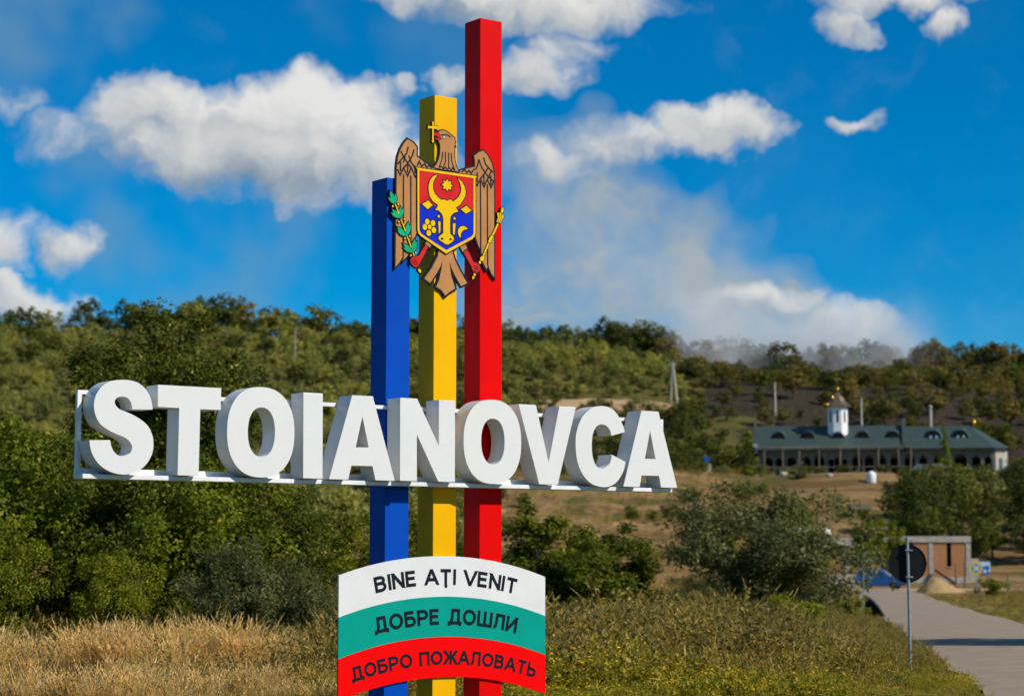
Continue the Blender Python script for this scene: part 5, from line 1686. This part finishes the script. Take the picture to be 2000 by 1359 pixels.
MB().ball((tx - 1.75, ty - .9, 10.05), .34, 10, 6, (1.4, .9, .6)).build('gilded_ball', 'gold', dome)
def cross(x, y, z, h, par):
    m = MB().box(x - .05, x + .05, y - .04, y + .04, z, z + h)
    m.box(x - h * .26, x - .0505, y - .04, y + .04, z + h * .58, z + h * .66)
    m.box(x + .0505, x + h * .26, y - .04, y + .04, z + h * .58, z + h * .66)
    for dx_, dz_ in ((-.27, .62), (.27, .62), (0, 1.02)):
        m.ball((x + h * dx_, y, z + h * dz_), h * .07, 8, 5)
    m.build('cross', 'gold', par)
cross(tx, ty, 12.4, 1.75, dome)
MB().ball((32.2, 4.4, 7.35), .28, 10, 6, (.8, .8, 1.5)).build('gilded_ball', 'gold', r2)
cross(32.2, 4.4, 7.7, 1.5, r2)
MB().tube([(25.7, 4.4, 6.6), (25.7, 4.4, 9.6)], .22, 8).lathe([(.34, 9.6), (.34, 9.7), (.02, 9.95)], 8, (25.7, 4.4, 0)).build('flue', 'pole_concrete', r2)

# scaffolding of rough poles in front of the arcade
church.scale = (.925, .95, 1.04)
t = empty('scaffold', (CH_X, CH_Y, CH_Z), CH_R, label='rough wooden pole scaffold along the church arcade', cat='scaffold')
t.scale = (.925, .95, 1.04)
sxs = [.7, 3.55, 5.95, 9.0, 12.05, 14.9, 17.7, 20.75, 22.5]
for i, xx in enumerate(sxs):
    MB().tube([(xx, -1.6, -.9), (xx + .06 * (-1) ** i, -1.6, 4.15)], .10, 6).build('upright', 'scaffold_wood', t)
for a, b_ in zip(sxs[:-1], sxs[1:]):
    MB().tube([(a, -1.68, 4.02), (b_, -1.68, 4.05)], .09, 6).build('rail', 'scaffold_wood', t)
    MB().tube([(a, -1.68, 1.42), (b_, -1.68, 1.38)], .05, 6).build('rail', 'scaffold_wood', t)
for a, b_ in ((9.0, 12.05), (12.05, 9.6), (12.05, 14.9), (14.9, 12.5), (3.0, 6.6), (17.7, 20.3)):
    MB().tube([(a, -1.75, 1.2), (b_, -1.78, -.55)], .08, 6).build('brace', 'scaffold_wood', t)
MB().box(4.0, 5.9, -1.6, -1.0, .95, 1.30).build('plank_stack', 'sand', t)
MB().tube([(3.4, -1.75, .9), (6.8, -1.75, 2.1)], .07, 6).build('brace', 'scaffold_wood', t)

def on_land(name, x, y, mb, mat, label, cat, rz=0.0, group=None, dz=0.0):
    o = mb.build(name, mat, None, (x, y, lz(x, y) + dz), rz)
    return tag(o, label, cat, group, 'thing')
# water tanks and sheds on the slope
x, y = 28.9, 207.0
t = empty('water_tank', (x, y, lz(x, y)), label='upright round white water tank on the slope above the willow bush', cat='tank')
MB().lathe([(.30, .45), (.58, .62), (.66, 1.0), (.62, 1.4), (.42, 1.68), (.15, 1.78)], 18).build('barrel', 'tank_white', t)
MB().lathe([(.13, 1.76), (.15, 1.86), (.02, 1.88)], 10).build('lid', 'rim_metal', t)
for a in range(3):
    MB().tube([(.38 * math.cos(a * 2.1), .38 * math.sin(a * 2.1), -.3), (.34 * math.cos(a * 2.1), .34 * math.sin(a * 2.1), .62)], .05, 6).build('leg', 'pole_concrete', t)
x, y = 31.4, 208.0
t = empty('water_tank', (x, y, lz(x, y) + .1), .1, label='long white water tank lying on a low stand on the slope', cat='tank')
tk = MB().lathe([(.02, -.86), (.24, -.84), (.38, -.72), (.40, 0), (.38, .72), (.24, .84), (.02, .86)], 16)
tk.v = [(p[2], p[1], .95 + p[0]) for p in tk.v]
tk.build('barrel', 'tank_white', t)
for s in (-.5, .5):
    MB().box(s - .12, s + .12, -.3, .3, -.3, .62).build('stand', 'wood', t)
x, y = 45.2, 258.0
on_land('water_barrel', x, y, MB().lathe([(.02, -.2), (.55, -.2), (.60, .1), (.62, .6), (.60, 1.05), (.54, 1.22), (.3, 1.32), (.28, 1.42), (.02, 1.44)], 16), 'tank_white', 'bluish white barrel standing in the grass before the church', 'barrel')
x, y = 39.2, 232.0
t = empty('shed', (x, y, lz(x, y) - .1), .06, label='low dark shed with a flat grey roof among the shrubs of the slope', cat='shed')
MB().box(-.85, .85, -.6, .6, -.3, 1.0).build('wall', 'wood', t)
MB().box(-1.15, 1.15, -.85, .85, 1.0, 1.65).build('roof', 'fence_grey', t, bevel=.05)
def small_house(name, x, y, w, d_, h, rh, rz, roofm, lab):
    t = empty(name, (x, y, lz(x, y) - .2), rz, label=lab, cat='house')
    MB().prism([(-w / 2, -.5), (w / 2, -.5), (w / 2, h), (0, h + rh), (-w / 2, h)], [], 0, .25).build('gable_wall', 'pole_concrete', t)
    MB().box(-w / 2, -w / 2 + .25, .252, d_, -.5, h - .05).build('side_wall', 'pole_concrete', t)
    MB().box(w / 2 - .25, w / 2, .252, d_, -.5, h - .05).build('side_wall', 'pole_concrete', t)
    r = MB().add([(-w / 2 - .4, -.4, h - .28), (0, -.4, h + rh + .12), (w / 2 + .4, -.4, h - .28), (-w / 2 - .4, d_, h - .28), (0, d_, h + rh + .12), (w / 2 + .4, d_, h - .28),
                  (-w / 2 - .4, -.4, h - .38), (0, -.4, h + rh + .01), (w / 2 + .4, -.4, h - .38), (-w / 2 - .4, d_, h - .38), (0, d_, h + rh + .01), (w / 2 + .4, d_, h - .38)],
                 [(0, 1, 4, 3), (1, 2, 5, 4), (6, 9, 10, 7), (7, 10, 11, 8), (0, 6, 7, 1), (1, 7, 8, 2), (0, 3, 9, 6), (2, 8, 11, 5)]).build('roof', roofm, t)
    MB().box(-.35, .35, -.03, -.002, .6, 1.7).build('window', 'dark_opening', t)
    return t
small_house('small_house', 62.6, 258.0, 3.4, 5, 1.7, 1.3, math.radians(-8), 'fence_grey', 'small house with a pointed gable at the far edge of the slope below the church')
small_house('small_house', 54.6, 262.0, 2.6, 4, 1.3, .9, math.radians(35), 'galvanised', 'small grey roofed house beside the cypress below the church')
for x, y, s in ((50.5, 262, .5), (54.0, 250, .45), (48.0, 246, .4), (40.6, 262, .4), (35.2, 266, .55), (46.5, 222, .4)):
    m = MB().ball((0, 0, .1), s, 9, 6, (1.2, 1, .7))
    _r = random.Random(int(x * 10))
    m.v = [tuple(c * (1 + _r.uniform(-.12, .12)) for c in p) for p in m.v]
    on_land('pale_boulder', x, y, m, 'concrete', 'pale boulder among the bushes on the slope below the church', 'boulder', _r.random(), 'pale boulders on the slope')
# concrete blocks and blue waymark by the hill wood
x, y = 27.0, 284.0
t = empty('waymark', (x, y, lz(x, y)), label='small blue disc on a squat concrete block at the edge of the wood', cat='marker')
MB().box(-.55, .55, -.4, .4, -.4, 1.5).build('block', 'pole_concrete', t, bevel=.05)
MB().prism([(.42 * math.cos(a * math.pi / 10), 2.15 + .42 * math.sin(a * math.pi / 10)) for a in range(20)], [], -.06, .06).build('disc', 'sign_blue', t)
MB().tube([(0, .08, 1.4), (0, .08, 2.3)], .05, 6).build('stem', 'galvanised', t)

# power poles
def pole(x, y, h, label, a_frame=False, r=.17, arm=False):
    t = empty('power_pole', (x, y, lz(x, y)), label=label, cat='pole', group='power poles on the hillside')
    MB().tube([(0, 0, -.5), (-.02 if not a_frame else -.75, 0, h)], [r, r * .7], 8).build('shaft', 'pole_concrete', t)
    if a_frame:
        MB().tube([(-1.15, .3, -.5), (-.85, 0, h * .96)], [r * .8, r * .6], 8).build('strut', 'pole_concrete', t)
    if not arm:
        MB().box(-.10 if not a_frame else -.85, .06 if not a_frame else -.65, -.25, .25, h - .3, h - .2).build('bracket', 'galvanised', t)
        return
    tp = (-.75 if a_frame else -.02)
    MB().box(tp - .6, tp + .6, -.06, .06, h - .45, h - .33).build('cross_arm', 'galvanised', t)
    for s in (-.5, 0, .5):
        MB().lathe([(.06, 0), (.08, .08), (.05, .2), (.02, .22)], 8, (tp + s, 0, h - .33 + (.36 if s == 0 else 0))).build('insulator', 'tank_white', t)
pole(29.2, 361.0, 7.2, 'leaning concrete power pole with a strut on the bare strip of the hill', True, .26, True)
pole(45.2, 351.0, 5.6, 'bare concrete pole behind the near end of the church roof', False, .22)
pole(56.4, 330.0, 7.2, 'concrete pole rising behind the church roof beside the tower', False, .22)
pole(-42.0, 395.0, 6.5, 'thin pole standing in the hillside wood above the letters', False, .12)

# rocky clods by the dry grass in front
for i, (x, y, s) in enumerate(((-6.8, 29.9, .15), (-6.5, 30.2, .10), (-6.1, 29.7, .12), (-5.8, 30.1, .09), (-6.9, 30.6, .10), (-6.3, 30.7, .13), (-5.6, 29.6, .08), (-6.6, 29.5, .08), (-6.0, 30.5, .07))):
    m = MB().ball((0, 0, .01), s, 9, 6, (1.5, 1.1, .6))
    _r = random.Random(i + 90)
    m.v = [tuple(c * (1 + _r.uniform(-.32, .32)) for c in p) for p in m.v]
    m.s = [False] * len(m.s)
    on_land('clod', x, y, m, 'rock', 'dry pale clod of earth among the dry grass nearest the camera', 'clod', _r.random() * 6, 'clods of earth in the dry grass')

# ================================================================== SMOKE drifting off the burning crest
sm = bpy.data.materials.new('smoke')
sm.use_nodes = True
sm.node_tree.nodes.clear()
B = NB(sm.node_tree)
pos = B.n('ShaderNodeNewGeometry').outputs['Position']
px_, py_, pz_ = B.sep(pos)
tt = B.m('DIVIDE', B.m('SUBTRACT', 84.0, px_), 84.0)                       # 0 at the fire, 1 far down wind
wv = B.v('SCALE', B.v('SUBTRACT', B.noise(pos, .035, 3, .55)[1], (.5, .5, .5)))
sm.node_tree.nodes[-1].inputs['Scale'].default_value = 22.0
wp = B.v('ADD', pos, wv)
wx, wy, wz = B.sep(wp)
axis = B.m('ADD', 51.0, B.m('MULTIPLY', B.m('POWER', B.m('MAXIMUM', tt, 0.0), 1.15), 24.0))
rad = B.m('ADD', 6.5, B.m('MULTIPLY', B.m('MAXIMUM', tt, 0.0), 22.0))
off = B.m('DIVIDE', B.m('ABSOLUTE', B.m('SUBTRACT', wz, axis)), rad)
off2 = B.m('DIVIDE', B.m('ABSOLUTE', B.m('SUBTRACT', wy, 464.0)), 34.0)
body = B.m('MULTIPLY', B.rng(off, 1.0, .15), B.rng(off2, 1.0, .4))
body = B.m('MULTIPLY', body, B.m('MULTIPLY', B.rng(wx, 92.0, 74.0), B.rng(wx, -8.0, 12.0)))
low = B.m('MULTIPLY', B.rng(B.m('SUBTRACT', wz, 42.0), 17.0, 1.0), B.m('MULTIPLY', B.rng(wx, 30.0, 48.0), B.rng(wx, 98.0, 74.0)))
low = B.m('MULTIPLY', low, B.rng(off2, 1.1, .5))
dn = B.rng(B.noise(wp, .06, 4, .62)[0], .38, .70)
dens = B.m('MULTIPLY', B.m('ADD', B.m('MULTIPLY', body, .02), B.m('MULTIPLY', low, .20)), dn)
pv = B.n('ShaderNodeVolumePrincipled')
pv.inputs['Color'].default_value = (.95, .97, 1.0, 1)
pv.inputs['Anisotropy'].default_value = 0.1
sm.node_tree.links.new(dens, pv.inputs['Density'])
sm.node_tree.links.new(pv.outputs[0], B.n('ShaderNodeOutputMaterial').inputs['Volume'])
MATS['smoke'] = sm
smo = MB().box(-14, 104, 428, 500, 32, 106).build('smoke', 'smoke')
tag(smo, 'grey smoke drifting from the burning crest of the hill', None, None, 'stuff')
